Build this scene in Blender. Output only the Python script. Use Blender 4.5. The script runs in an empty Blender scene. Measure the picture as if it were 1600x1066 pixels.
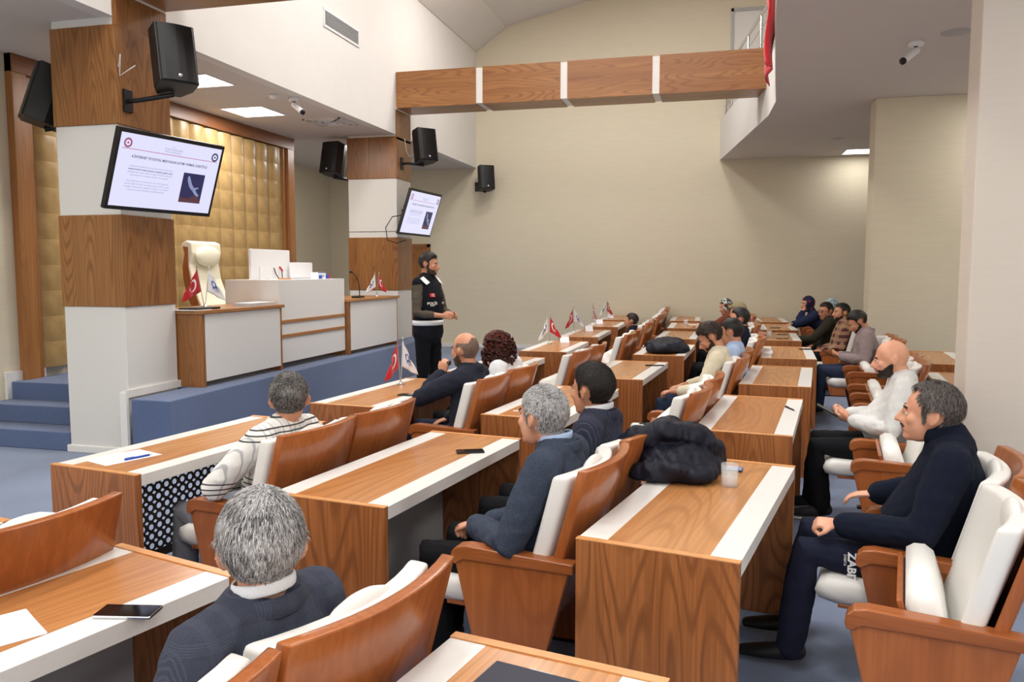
import bpy, bmesh, math, random
import numpy as np
from mathutils import Vector, Matrix, Euler
random.seed(7); RNG = np.random.default_rng(7)
C = bpy.context.scene.collection
SC = bpy.context.scene
R = math.radians
# ------------------------------------------------------------------ camera, world, lights, exposure
cd = bpy.data.cameras.new('camera'); cam = bpy.data.objects.new('camera', cd); C.objects.link(cam)
cd.sensor_width = 36; cd.lens = 36*1260/1600; cd.clip_start = .05; cd.clip_end = 100
cam.location = (0, 0, 1.70)
cam.rotation_euler = (R(90-5.0), 0, R(14.5))
SC.camera = cam
SC.view_settings.view_transform = 'Standard'; SC.view_settings.look = 'None'
SC.view_settings.gamma = 1; SC.view_settings.use_curve_mapping = False
SC.view_settings.exposure = 0.75
w = bpy.data.worlds.new('world'); SC.world = w; w.use_nodes = True
w.node_tree.nodes['Background'].inputs[0].default_value = (.93, .96, 1, 1)
w.node_tree.nodes['Background'].inputs[1].default_value = 2.2
LP = 1.0
def area(name, loc, size, power, rot=(0, 0, 0), col=(1, .97, .93)):
    l = bpy.data.lights.new(name, 'AREA'); l.shape = 'RECTANGLE'; l.size, l.size_y = size
    l.energy = power*LP; l.color = col
    o = bpy.data.objects.new(name, l); o.location = loc; o.rotation_euler = rot; C.objects.link(o); return o
# lamps of the roof panels over the hall (each sits just under a built panel)
ROOF = [(-3.3, y) for y in (-2.5, 1.5, 5.5, 9.5, 13.2)] + [(-.9, y) for y in (-2.5, 1.5, 5.5, 9.5, 13.2)]
def roof_z(x): return 6.73+.22*(x+5.23)
for i, (x, y) in enumerate(ROOF):
    area('roof_lamp', (x, y, roof_z(x)-.08), (1.1, 1.1), 62)
SOFF = [(-6.0, 8.5, .55), (-6.42, 10.3, .62), (-6.45, 13.7, .6), (-6.2, 2.0, .6), (-6.2, -1.5, .6), (2.5, 16.5, .6), (2.6, 3.6, .6), (2.6, .4, .6), (.9, -1.6, .6), (3.4, 7.0, .6), (4.0, 11.0, .6), (3.6, -2, .6)]
for x, y, s in SOFF:
    area('soffit_lamp', (x, y, 3.90), (s, s), 4 if y > 16 else 22)
# ------------------------------------------------------------------ mesh builder
class MB:
    def __init__(s): s.v = []; s.f = []; s.m = []; s.sm = []
    def add(s, vs, fs, mat=0, smooth=False):
        n = len(s.v); s.v += [tuple(v) for v in vs]
        for f in fs: s.f.append(tuple(i+n for i in f)); s.m.append(mat); s.sm.append(smooth)
        return s
    def box(s, x0, x1, y0, y1, z0, z1, mat=0, M=None):
        vs = [Vector(p) for p in ((x0,y0,z0),(x1,y0,z0),(x1,y1,z0),(x0,y1,z0),(x0,y0,z1),(x1,y0,z1),(x1,y1,z1),(x0,y1,z1))]
        if M is not None: vs = [M @ v for v in vs]
        return s.add(vs, [(3,2,1,0),(4,5,6,7),(0,1,5,4),(1,2,6,5),(2,3,7,6),(3,0,4,7)], mat)
    def prism(s, poly, ax, a, b, mat=0, smooth=False):
        # poly of 2d points extruded along axis ax from a to b; other axes in cyclic order kept (u,v)
        n = len(poly)
        def P(u, v, t):
            return {'x': (t, u, v), 'y': (u, t, v), 'z': (u, v, t)}[ax]
        vs = [P(u, v, a) for u, v in poly]+[P(u, v, b) for u, v in poly]
        fs = [tuple(range(n))[::-1], tuple(range(n, 2*n))]
        s.add(vs, fs, mat)
        base = len(s.v)-2*n
        for i in range(n):
            j = (i+1) % n
            s.f.append((base+i, base+j, base+n+j, base+n+i)); s.m.append(mat); s.sm.append(smooth)
        return s
    def tube(s, pts, rad, n=10, lat=None, mat=0, cap=True, smooth=True):
        """rounded tube; rad entries are r or (ra, rb): ra along lat"""
        pts = [Vector(p) for p in pts]; N = len(pts)
        rad = [(r, r) if not isinstance(r, (tuple, list)) else tuple(r) for r in rad]
        T = []
        for i in range(N):
            a = pts[max(i-1, 0)]; b = pts[min(i+1, N-1)]; d = (b-a)
            T.append(d.normalized() if d.length > 1e-9 else Vector((0, 0, 1)))
        if lat is None:
            lat = Vector((0, 1, 0)) if abs(T[0].y) < .8 else Vector((1, 0, 0))
        else: lat = Vector(lat)
        rings = []
        def ring(c, t, ra, rb):
            e1 = (lat-t*lat.dot(t))
            if e1.length < 1e-6: e1 = t.orthogonal()
            e1.normalize(); e2 = t.cross(e1)
            return [c+e1*(ra*math.cos(2*math.pi*k/n))+e2*(rb*math.sin(2*math.pi*k/n)) for k in range(n)]
        if cap:
            r0 = min(rad[0])
            for q in (1.25, .85, .4): rings.append(ring(pts[0]-T[0]*r0*math.sin(q), T[0], rad[0][0]*math.cos(q), rad[0][1]*math.cos(q)))
        for i in range(N): rings.append(ring(pts[i], T[i], *rad[i]))
        if cap:
            r0 = min(rad[-1])
            for q in (.4, .85, 1.25): rings.append(ring(pts[-1]+T[-1]*r0*math.sin(q), T[-1], rad[-1][0]*math.cos(q), rad[-1][1]*math.cos(q)))
        vs = [v for r in rings for v in r]; fs = []
        for i in range(len(rings)-1):
            for k in range(n):
                a = i*n+k; b = i*n+(k+1) % n
                fs.append((a, b, b+n, a+n))
        s.add(vs, fs, mat, smooth)
        s.add(rings[0], [tuple(range(n))[::-1]], mat, smooth); s.add(rings[-1], [tuple(range(n))], mat, smooth)
        return s
    def ell(s, c, r, M=None, n=14, m=9, mat=0):
        c = Vector(c); vs = []; fs = []
        for i in range(1, m):
            a = math.pi*i/m
            for k in range(n):
                b = 2*math.pi*k/n
                p = Vector((r[0]*math.sin(a)*math.cos(b), r[1]*math.sin(a)*math.sin(b), r[2]*math.cos(a)))
                vs.append(c+(M @ p if M is not None else p))
        for i in range(m-2):
            for k in range(n):
                a = i*n+k; b = i*n+(k+1) % n
                fs.append((a, a+n, b+n, b))
        for sgn, off in ((1, 0), (-1, (m-2)*n)):
            p = Vector((0, 0, r[2]*sgn)); vs.append(c+(M @ p if M is not None else p)); t = len(vs)-1
            for k in range(n):
                a, b = off+k, off+(k+1) % n
                fs.append((t, a, b) if sgn > 0 else (t, b, a))
        return s.add(vs, fs, mat, True)
    def lathe(s, prof, c=(0, 0, 0), n=16, mat=0, smooth=True):
        vs = []; fs = []; c = Vector(c)
        for r, z in prof:
            for k in range(n):
                b = 2*math.pi*k/n; vs.append(c+Vector((r*math.cos(b), r*math.sin(b), z)))
        for i in range(len(prof)-1):
            for k in range(n):
                a = i*n+k; b = i*n+(k+1) % n; fs.append((a, b, b+n, a+n))
        s.add(vs, fs, mat, smooth)
        return s
    def xform(s, M):
        s.v = [tuple(M @ Vector(v)) for v in s.v]; return s
    def mesh(s, name, mats):
        me = bpy.data.meshes.new(name); me.from_pydata(s.v, [], s.f)
        for m in (mats if isinstance(mats, (list, tuple)) else [mats]): me.materials.append(m)
        me.polygons.foreach_set('material_index', s.m); me.polygons.foreach_set('use_smooth', s.sm)
        me.update(); return me
    def build(s, name, mats, parent=None, bevel=0, seg=2, fix=True):
        me = s.mesh(name, mats)
        if fix or bevel:
            bm = bmesh.new(); bm.from_mesh(me)
            bmesh.ops.recalc_face_normals(bm, faces=bm.faces)
            if bevel:
                es = [e for e in bm.edges if len(e.link_faces) == 2 and e.calc_face_angle(0) > .5]
                bmesh.ops.bevel(bm, geom=es, offset=bevel, segments=seg, affect='EDGES', profile=.6, clamp_overlap=True)
            bm.to_mesh(me); bm.free()
        return link(name, me, parent)
def link(name, me, parent=None):
    o = bpy.data.objects.new(name, me); C.objects.link(o)
    if parent is not None: o.parent = parent
    return o
def tag(o, label=None, cat=None, group=None, kind=None):
    if label: o['label'] = label
    if cat: o['category'] = cat
    if group: o['group'] = group
    if kind: o['kind'] = kind
    return o
def thing(name, label, cat, loc=(0, 0, 0), rz=0, group=None):
    o = bpy.data.objects.new(name, None); C.objects.link(o); o.location = loc; o.rotation_euler = (0, 0, rz)
    o.empty_display_size = .1
    return tag(o, label, cat, group)
def struct(name, mb, mat, parent=None, bevel=0):
    o = mb.build(name, mat, parent, bevel=bevel)
    if parent is None: o['kind'] = 'structure'
    return o
def box(name, b, mat, parent=None, bevel=0, seg=2): return MB().box(*b).build(name, mat, parent, bevel, seg)
# ------------------------------------------------------------------ materials
def lin(c):
    return tuple((x/255/12.92 if x/255 <= .04045 else ((x/255+.055)/1.055)**2.4) for x in c)+(1,)
def newmat(name):
    m = bpy.data.materials.new(name); m.use_nodes = True
    return m, m.node_tree, m.node_tree.nodes['Principled BSDF']
def nd(nt, t, **kw):
    n = nt.nodes.new(t)
    for k, v in kw.items():
        if k in n.inputs: n.inputs[k].default_value = v
        else: setattr(n, k, v)
    return n
def coords(nt, scale=(1, 1, 1), rnd=0, kind='Object', rot=(0, 0, 0)):
    tc = nt.nodes.new('ShaderNodeTexCoord'); mp = nt.nodes.new('ShaderNodeMapping')
    mp.inputs['Scale'].default_value = scale; mp.inputs['Rotation'].default_value = rot
    if rnd:
        oi = nt.nodes.new('ShaderNodeObjectInfo'); vm = nt.nodes.new('ShaderNodeVectorMath'); vm.operation = 'SCALE'
        vm.inputs['Scale'].default_value = 1
        ml = nt.nodes.new('ShaderNodeMath'); ml.operation = 'MULTIPLY'; ml.inputs[1].default_value = rnd
        nt.links.new(oi.outputs['Random'], ml.inputs[0])
        ad = nt.nodes.new('ShaderNodeVectorMath'); ad.operation = 'ADD'
        nt.links.new(tc.outputs[kind], ad.inputs[0]); nt.links.new(ml.outputs[0], ad.inputs[1]); nt.links.new(ad.outputs[0], mp.inputs[0])
    else: nt.links.new(tc.outputs[kind], mp.inputs[0])
    return mp.outputs[0]
def ramp(nt, fac, stops, interp='LINEAR'):
    r = nt.nodes.new('ShaderNodeValToRGB'); r.color_ramp.interpolation = interp
    e = r.color_ramp.elements
    while len(e) < len(stops): e.new(.5)
    for i, (p, c) in enumerate(stops): e[i].position = p; e[i].color = c
    nt.links.new(fac, r.inputs[0]); return r.outputs[0]
def mathn(nt, op, a, b=None, c=None):
    m = nt.nodes.new('ShaderNodeMath'); m.operation = op
    for i, x in enumerate((a, b, c)):
        if x is None: continue
        if isinstance(x, (int, float)): m.inputs[i].default_value = x
        else: nt.links.new(x, m.inputs[i])
    return m.outputs[0]
def mixc(nt, fac, a, b, mode='MIX'):
    m = nt.nodes.new('ShaderNodeMix'); m.data_type = 'RGBA'; m.blend_type = mode
    for i, x in ((0, fac), (6, a), (7, b)):
        if isinstance(x, (int, float)): m.inputs[i].default_value = x
        elif isinstance(x, tuple): m.inputs[i].default_value = x
        else: nt.links.new(x, m.inputs[i])
    return m.outputs[2]
def bump(nt, bs, h, s=.2, d=.002):
    b = nd(nt, 'ShaderNodeBump', Strength=s, Distance=d); nt.links.new(h, b.inputs['Height']); nt.links.new(b.outputs[0], bs.inputs['Normal'])
def plain(name, c, rough=.5, metal=0, noise=0, nscale=20, bs=0, spec=None, sheen=0):
    m, nt, b = newmat(name); b.inputs['Roughness'].default_value = rough; b.inputs['Metallic'].default_value = metal
    c = lin(c); b.inputs['Base Color'].default_value = c
    if spec is not None: b.inputs['Specular IOR Level'].default_value = spec
    if sheen: b.inputs['Sheen Weight'].default_value = sheen
    if noise or bs:
        n = nd(nt, 'ShaderNodeTexNoise', Scale=nscale, Detail=4.); nt.links.new(coords(nt), n.inputs['Vector'])
        if noise:
            lo = tuple(x*(1-noise) for x in c[:3])+(1,); hi = tuple(min(1, x*(1+noise)) for x in c[:3])+(1,)
            nt.links.new(ramp(nt, n.outputs[0], [(.3, lo), (.7, hi)]), b.inputs['Base Color'])
        if bs: bump(nt, b, n.outputs[0], bs)
    return m
def wood(name, light, mid, dark, axis='z', freq=5.0, along=.55, lines=26, rough=.35, fine=1.0, contrast=1.0):
    m, nt, b = newmat(name)
    i = 'xyz'.index(axis)
    s = [freq]*3; s[i] = along
    v = coords(nt, tuple(s), rnd=7.3)
    n1 = nd(nt, 'ShaderNodeTexNoise', Scale=1.0, Detail=1.2, Roughness=.4); nt.links.new(v, n1.inputs['Vector'])
    sn = mathn(nt, 'SINE', mathn(nt, 'MULTIPLY', n1.outputs[0], lines*6.283))
    s2 = [freq*22]*3; s2[i] = along*3
    v2 = coords(nt, tuple(s2), rnd=3.1)
    n2 = nd(nt, 'ShaderNodeTexNoise', Scale=1.0, Detail=3.0); nt.links.new(v2, n2.inputs['Vector'])
    s3 = [freq*.9]*3; s3[i] = along*.5
    n3 = nd(nt, 'ShaderNodeTexNoise', Scale=1.0, Detail=1.0); nt.links.new(coords(nt, tuple(s3), rnd=5.7), n3.inputs['Vector'])
    base = ramp(nt, n3.outputs[0], [(.3, lin(mid)), (.68, lin(light))])
    lf = mathn(nt, 'MULTIPLY', ramp(nt, sn, [(.1, (0, 0, 0, 1)), (1., (1, 1, 1, 1))]), .62*contrast)
    lf = mathn(nt, 'MULTIPLY', lf, ramp(nt, n2.outputs[0], [(.3, (.35,)*3+(1,)), (.65, (1, 1, 1, 1))]))
    c1 = mixc(nt, lf, base, lin(dark))
    ff = mathn(nt, 'MULTIPLY', ramp(nt, n2.outputs[0], [(.42, (1, 1, 1, 1)), (.6, (0, 0, 0, 1))]), .28*fine)
    c2 = mixc(nt, ff, c1, lin(dark))
    nt.links.new(c2, b.inputs['Base Color']); b.inputs['Roughness'].default_value = rough
    bump(nt, b, n2.outputs[0], .06, .001)
    return m
M = {}
DL, DM, DD = (206, 140, 82), (180, 112, 60), (112, 62, 30)
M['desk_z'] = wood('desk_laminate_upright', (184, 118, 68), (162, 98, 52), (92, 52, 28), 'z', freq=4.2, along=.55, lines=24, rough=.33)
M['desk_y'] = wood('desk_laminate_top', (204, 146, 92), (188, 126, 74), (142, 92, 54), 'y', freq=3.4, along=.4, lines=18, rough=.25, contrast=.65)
M['lip'] = plain('desk_edge_band', (212, 150, 92), .35, noise=.08, nscale=30)
M['pil'] = wood('pillar_veneer', (166, 116, 68), (146, 96, 54), (92, 54, 26), 'z', freq=3.6, along=.38, lines=26, rough=.32)
M['beam'] = wood('beam_veneer', (176, 122, 70), (156, 102, 56), (104, 62, 30), 'x', freq=4.6, along=.42, lines=22, rough=.35)
M['trimw'] = wood('frame_veneer', (178, 122, 68), (158, 102, 54), (110, 66, 34), 'z', freq=9, along=.5, lines=10, rough=.4, contrast=.5)
M['trimy'] = wood('frame_veneer_level', (150, 96, 56), (130, 80, 46), (96, 56, 32), 'y', freq=9, along=.5, lines=10, rough=.4, contrast=.5)
M['chair'] = wood('seat_shell_beech', (182, 108, 58), (160, 88, 42), (120, 62, 28), 'z', freq=3.5, along=.8, lines=12, rough=.22, contrast=.45, fine=.8)
M['arm'] = wood('armrest_beech', (176, 104, 56), (156, 86, 42), (116, 60, 28), 'x', freq=9, along=1.2, lines=9, rough=.25, contrast=.45)
M['podw'] = wood('podium_veneer', (172, 118, 66), (150, 98, 52), (104, 62, 32), 'z', freq=6, along=.6, lines=16, rough=.35, contrast=.7)
M['podt'] = wood('podium_top_veneer', (190, 136, 84), (172, 116, 66), (124, 80, 42), 'y', freq=6, along=.5, lines=12, rough=.3, contrast=.5)
M['white'] = plain('white_laminate', (232, 230, 226), .3, noise=.02, nscale=60)
M['whitep'] = plain('white_pillar_panel', (222, 220, 215), .4)
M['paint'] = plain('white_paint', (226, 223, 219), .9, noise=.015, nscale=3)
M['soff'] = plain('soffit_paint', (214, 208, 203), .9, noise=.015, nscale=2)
M['grey'] = plain('grey_board', (176, 176, 176), .5)
M['leather'] = plain('white_leatherette', (236, 234, 229), .42, bs=.05, nscale=140)
M['cream'] = plain('cream_leather', (236, 230, 208), .4, bs=.05, nscale=120)
M['black'] = plain('black_plastic', (22, 22, 24), .45)
M['blackm'] = plain('black_metal', (26, 26, 28), .4, metal=.3)
M['chrome'] = plain('chrome', (210, 210, 214), .18, metal=1)
M['glassy'] = plain('phone_glass', (14, 14, 17), .06)
M['paper'] = plain('paper', (238, 238, 244), .8)
M['wpaint'] = plain('white_plastic', (236, 236, 238), .35)
M['flagred'] = plain('red_cloth', (196, 22, 34), .75, sheen=.2)
M['flagwht'] = plain('white_cloth', (240, 240, 244), .75)
M['print'] = plain('white_print', (246, 246, 246), .6)
M['blue'] = plain('blue_print', (40, 84, 176), .6)
M['redp'] = plain('red_print', (190, 40, 44), .6)
M['navyfold'] = plain('navy_folder_cover', (38, 40, 58), .55, noise=.05, nscale=200)
def wallpaper(name, c, amt=.035):
    m, nt, b = newmat(name); c = lin(c)
    v = coords(nt, (3, 3, 40)); n = nd(nt, 'ShaderNodeTexNoise', Scale=1., Detail=6.); nt.links.new(v, n.inputs['Vector'])
    lo = tuple(x*(1-amt) for x in c[:3])+(1,); hi = tuple(min(1, x*(1+amt)) for x in c[:3])+(1,)
    nt.links.new(ramp(nt, n.outputs[0], [(.35, lo), (.65, hi)]), b.inputs['Base Color'])
    b.inputs['Roughness'].default_value = .85; bump(nt, b, n.outputs[0], .15, .001); return m
M['beige'] = wallpaper('beige_wall_covering', (222, 212, 188), .018)
M['pink'] = wallpaper('pale_pillar_covering', (230, 219, 206), .012)
def carpet(name, c1, c2):
    m, nt, b = newmat(name)
    n = nd(nt, 'ShaderNodeTexNoise', Scale=260., Detail=3.); nt.links.new(coords(nt), n.inputs['Vector'])
    n2 = nd(nt, 'ShaderNodeTexNoise', Scale=1.3, Detail=4.); nt.links.new(coords(nt), n2.inputs['Vector'])
    a = ramp(nt, n.outputs[0], [(.35, lin(c1)), (.65, lin(c2))])
    g = ramp(nt, n2.outputs[0], [(.3, (.86, .86, .86, 1)), (.7, (1.08, 1.08, 1.08, 1))])
    nt.links.new(mixc(nt, 1., a, g, 'MULTIPLY'), b.inputs['Base Color'])
    b.inputs['Roughness'].default_value = .95; b.inputs['Sheen Weight'].default_value = .25
    bump(nt, b, n.outputs[0], .5, .004); return m
M['carpet'] = carpet('blue_grey_carpet', (98, 114, 144), (134, 149, 176))
M['stagec'] = carpet('blue_stage_carpet', (70, 88, 126), (96, 114, 150))
m, nt, b = newmat('gold_quilted_leather')
n = nd(nt, 'ShaderNodeTexNoise', Scale=7., Detail=3.); nt.links.new(coords(nt), n.inputs['Vector'])
nt.links.new(ramp(nt, n.outputs[0], [(.3, lin((166, 134, 84))), (.7, lin((190, 158, 104)))]), b.inputs['Base Color'])
b.inputs['Roughness'].default_value = .38; b.inputs['Metallic'].default_value = .0; M['gold'] = m
def emis(name, c, s):
    m, nt, b = newmat(name); b.inputs['Base Color'].default_value = (0, 0, 0, 1); b.inputs['Emission Color'].default_value = lin(c); b.inputs['Emission Strength'].default_value = s
    b.inputs['Roughness'].default_value = .3; return m
M['panel'] = emis('lit_diffuser', (255, 252, 248), 3.0)
M['scr'] = emis('lit_screen', (222, 222, 252), .62)
M['scrtxt'] = emis('lit_screen_dark_text', (80, 78, 110), .4)
M['scrgry'] = emis('lit_screen_grey_text', (150, 150, 184), .5)
M['scrred'] = emis('lit_screen_red', (196, 90, 120), .5)
M['scrnavy'] = emis('lit_screen_navy', (44, 46, 92), .5)
M['scrarm'] = emis('lit_screen_pale_blue', (150, 160, 205), .5)
M['scrbrn'] = emis('lit_screen_brown', (96, 60, 70), .5)
m, nt, b = newmat('drinking_glass'); b.inputs['Base Color'].default_value = (.9, .93, .95, 1); b.inputs['Alpha'].default_value = .22; b.inputs['Roughness'].default_value = .05; M['glass'] = m
def fabric(name, c, amt=.12, scale=220, rough=.95, bs=.25, wr=0.8, sheen=.0):
    m, nt, b = newmat(name); c = lin(c)
    n = nd(nt, 'ShaderNodeTexNoise', Scale=float(scale), Detail=2.); nt.links.new(coords(nt), n.inputs['Vector'])
    lo = tuple(x*(1-amt) for x in c[:3])+(1,); hi = tuple(min(1, x*(1+amt)) for x in c[:3])+(1,)
    nt.links.new(ramp(nt, n.outputs[0], [(.35, lo), (.65, hi)]), b.inputs['Base Color'])
    b.inputs['Roughness'].default_value = rough; b.inputs['Specular IOR Level'].default_value = .25
    n2 = nd(nt, 'ShaderNodeTexNoise', Scale=9., Detail=2., Distortion=.6); nt.links.new(coords(nt, (1, 1, .6)), n2.inputs['Vector'])
    h = mathn(nt, 'ADD', mathn(nt, 'MULTIPLY', n.outputs[0], .03), mathn(nt, 'MULTIPLY', n2.outputs[0], wr))
    bump(nt, b, h, .55, .03); return m
def lines_mask(nt, comp, offs, width, period=None):
    # comp socket scalar; returns 1 on lines
    out = None
    for o_ in offs:
        d = mathn(nt, 'ABSOLUTE', mathn(nt, 'SUBTRACT', comp if period is None else mathn(nt, 'PINGPONG', comp, period/2), o_))
        l = mathn(nt, 'LESS_THAN', d, width)
        out = l if out is None else mathn(nt, 'MAXIMUM', out, l)
    return out
def sepxyz(nt, scale=(1, 1, 1), rot=(0, 0, 0)):
    s = nt.nodes.new('ShaderNodeSeparateXYZ'); nt.links.new(coords(nt, scale, rot=rot), s.inputs[0]); return s.outputs
# ================================================================== SETTING
YB = 17.1; XB = -5.23; XW = -7.2; S = .54
struct('floor', MB().box(-9.2, 5.4, -6, YB+.2, -.1, 0), M['carpet'])
# stage platform (front edge, near end, three steps behind the pillar)
st = MB(); st.prism([(-4.72, 6.1), (-4.82, 13.35), (-5.2, 13.35), (-8.8, 13.35), (-8.8, 6.8), (-6.05, 6.8), (-6.05, 6.92), (-5.14, 6.92), (-5.14, 6.12)], 'z', 0, S)
struct('trim_1', st, M['stagec'], bevel=.012)
tag(bpy.data.objects['trim_1'], 'blue carpeted stage platform')
st = thing('stage_steps', 'blue carpeted steps leading up to the stage beside the left pillar', 'steps', (-6.6, 6.5, 0))
st['kind'] = 'structure'
for k, (y, z) in enumerate(((6.2, .18), (6.49, .36))):
    o = MB().box(-.6, .7-.0, y-6.5, .3, 0 if k == 0 else .18, z).build('step', M['stagec'], st, bevel=.012)
    if k == 1: o.location.y = 0
# walls
struct('wall_back', MB().box(-9.1, 5.4, YB, YB+.2, 0, 8.2), M['beige'])
struct('wall_left', MB().box(XW-.2, XW, -6, 12.62, 0, 3.93), M['beige'])
struct('wall_left_recess', MB().box(-9.1, -8.75, 12.4, YB, 0, 3.93).box(-8.8, XW-.1, 12.42, 12.62, 0, 3.93), M['beige'])
struct('wall_right', MB().box(5.2, 5.4, -6, YB, 0, 9.5), M['beige'])
# unseen rear wall behind the photographer; window openings added to let world light in
wr = MB(); wr.box(-9.1, 5.4, -6.2, -6, 0, .9).box(-9.1, 5.4, -6.2, -6, 3.2, 9.6)
for x in (-9.1, -6.4, -3.6, -.8, 2.0, 4.7): wr.box(x, x+.7, -6.2, -6, .9, 3.2)
struct('wall_rear', wr, M['beige'])
for i, x in enumerate((-8.4, -5.7, -2.9, -.1, 2.7)):
    f = MB(); x1 = x+2.0
    for a, b_, c, d in ((x, x+.06, .9, 3.2), (x1-.06, x1, .9, 3.2), (x+.97, x+1.03, .9, 3.2)): f.box(a, b_, -6.14, -6.06, c, d)
    f.box(x, x1, -6.14, -6.06, .9, .96).box(x, x1, -6.14, -6.06, 3.14, 3.2)
    struct('added_window_%d' % (i+1), f, M['wpaint'])  # frames of the added daylight openings, out of view
# bulkhead over the stage opening, soffit over the stage
struct('wall_bulkhead', MB().box(XB-.15, XB, -6, YB, 3.93, 6.75), M['paint'])
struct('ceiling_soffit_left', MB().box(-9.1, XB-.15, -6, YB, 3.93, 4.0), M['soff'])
# roof slope
cs = MB(); xs = (XB-.3, 1.2, 5.4); zs = (roof_z(XB-.3), roof_z(1.2), roof_z(1.2)-.22*4.2)
cs.prism([(xs[0], zs[0]), (xs[1], zs[1]), (xs[2], zs[2]), (xs[2], zs[2]+.15), (xs[1], zs[1]+.15), (xs[0], zs[0]+.15)], 'y', -6, YB)
cs.v = [(x, y, z) for (x, y, z) in cs.v]
struct('ceiling', cs, M['paint'])
# cornice strip under the roof slope on bulkhead
struct('trim_2', MB().prism([(XB, 6.40), (XB+.02, 6.40), (-4.55, roof_z(-4.55)-.02), (-4.55, roof_z(-4.55)+.05), (XB, roof_z(XB)+.05)], 'y', -6, YB-.01), M['paint'])
# balcony slab with its bent edge
BE = [(-.07, YB), (.30, 14.6), (.62, 12.4), (.66, 11.4), (.58, 10.2), (.44, 8.0), (.36, 6.4), (.2, 3.0), (.1, 0), (.1, -6)]
bal = MB(); bal.prism(BE+[(5.2, -6), (5.2, YB)], 'z', 3.93, 4.69)
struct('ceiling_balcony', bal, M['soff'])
# fascia skin of the balcony
fz = MB(); pp = BE
for (a, b_) in zip(pp, pp[1:]):
    fz.add([(a[0]-.012, a[1], 3.925), (b_[0]-.012, b_[1], 3.925), (b_[0]-.012, b_[1], 4.72), (a[0]-.012, a[1], 4.72), (a[0], a[1], 3.925), (b_[0], b_[1], 3.925), (b_[0], b_[1], 4.72), (a[0], a[1], 4.72)],
           [(0, 1, 2, 3), (7, 6, 5, 4), (0, 4, 5, 1), (3, 2, 6, 7)])
struct('trim_3', fz, M['paint'])
# far right pillar and near right pillar
struct('wall_pillar_far', MB().box(1.90, 3.3, 11.55, 11.95, 0, 3.93), M['beige'], bevel=.01)
struct('wall_pillar_near', MB().box(1.61, 2.7, 6.0, 6.27, 0, 3.93), M['pink'], bevel=.01)
# baseboards
bb = MB().box(XW, XW+.02, -6, 6.2, 0, .09); struct('baseboard_left', bb, M['white'])
struct('baseboard_back', MB().box(-8.75, 5.2, YB-.02, YB, 0, .08), M['white'])
# stepped skirting beside the stage steps
sk = MB().box(XW, XW+.03, 6.74, 6.80, .36, .64).box(XW, XW+.03, 6.80, 7.25, S, .64)
struct('baseboard_steps', sk, M['white'])
struct('trim_4', MB().box(XB, XB+.07, 6.085, 6.115, 0, .6).box(XB, XB+.02, 6.11, 6.92, S, S+.07), M['white'])
# back-wall door partly behind the far pillar
d = thing('door_1', None, None, (-6.75, YB, 0)); d['kind'] = 'structure'
MB().box(-.45, -.37, -.05, 0, 0, 2.29).box(.37, .45, -.05, 0, 0, 2.29).box(-.45, .45, -.05, 0, 2.21, 2.29).build('door_frame', M['trimw'], d, bevel=.006)
MB().box(-.37, .37, -.03, 0, 0, 2.21).build('door_leaf', M['trimw'], d)
MB().box(-.27, .27, -.04, -.025, 1.2, 2.1).box(-.27, .27, -.04, -.025, .1, 1.1).build('door_panel', M['trimw'], d, bevel=.008)
d = thing('door_2', None, None, (.55, YB, 4.69)); d['kind'] = 'structure'
MB().box(-.42, .42, -.03, -.01, 0, 2.12).build('door_leaf', M['paint'], d)
MB().box(-.47, -.42, -.06, 0, 0, 2.18).box(.42, .47, -.06, 0, 0, 2.18).box(-.47, .47, -.06, 0, 2.12, 2.18).build('door_frame', M['grey'], d)
# quilted wall panel: each cushion of a column its own piece
q = thing('quilted_panel', None, None, (XW, 0, 0)); q['kind'] = 'structure'
tag(q, 'gold quilted leather wall panel in a wooden frame behind the stage')
def pillow_mesh(w_, h_):
    nU, nV = 6, 5; vs = []; fs = []
    for j in range(nV+1):
        for i in range(nU+1):
            u, v = i/nU, j/nV
            t = (max(0, 1-abs(2*u-1)**2.2))**.55*(.88+.12*max(0, 1-abs(2*v-1)**4)**.5)
            vs.append((.012+.075*t, (u-.5)*w_, (v-.5)*h_))
    for j in range(nV):
        for i in range(nU):
            a = j*(nU+1)+i; fs.append((a, a+1, a+nU+2, a+nU+1))
    me = bpy.data.meshes.new('quilt_cushion'); me.from_pydata(vs, [], fs); me.materials.append(M['gold'])
    me.polygons.foreach_set('use_smooth', [True]*len(fs)); return me
pm = pillow_mesh(.33, .28)
y = 7.23+.165
while y < 12.3:
    z = S+.10+.14
    while z < 3.75:
        o = link('quilt_cushion', pm, q); o.location = (0.01, y, z); z += .28
    y += .33
MB().box(0, .015, 7.1, 12.5, S+.1, 3.8).build('quilt_backing', M['gold'], q)
fr = MB().box(0, .09, 6.94, 7.12, .36, 3.93).box(0, .05, 7.12, 7.21, S, 3.84).box(0, .05, 12.33, 12.42, S, 3.84).box(0, .09, 12.42, 12.62, S, 3.93)
fr.build('frame_post', M['trimw'], q, bevel=.006)
MB().box(0, .10, 6.94, 12.62, 3.74, 3.93).build('frame_rail', M['trimy'], q, bevel=.006)
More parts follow.
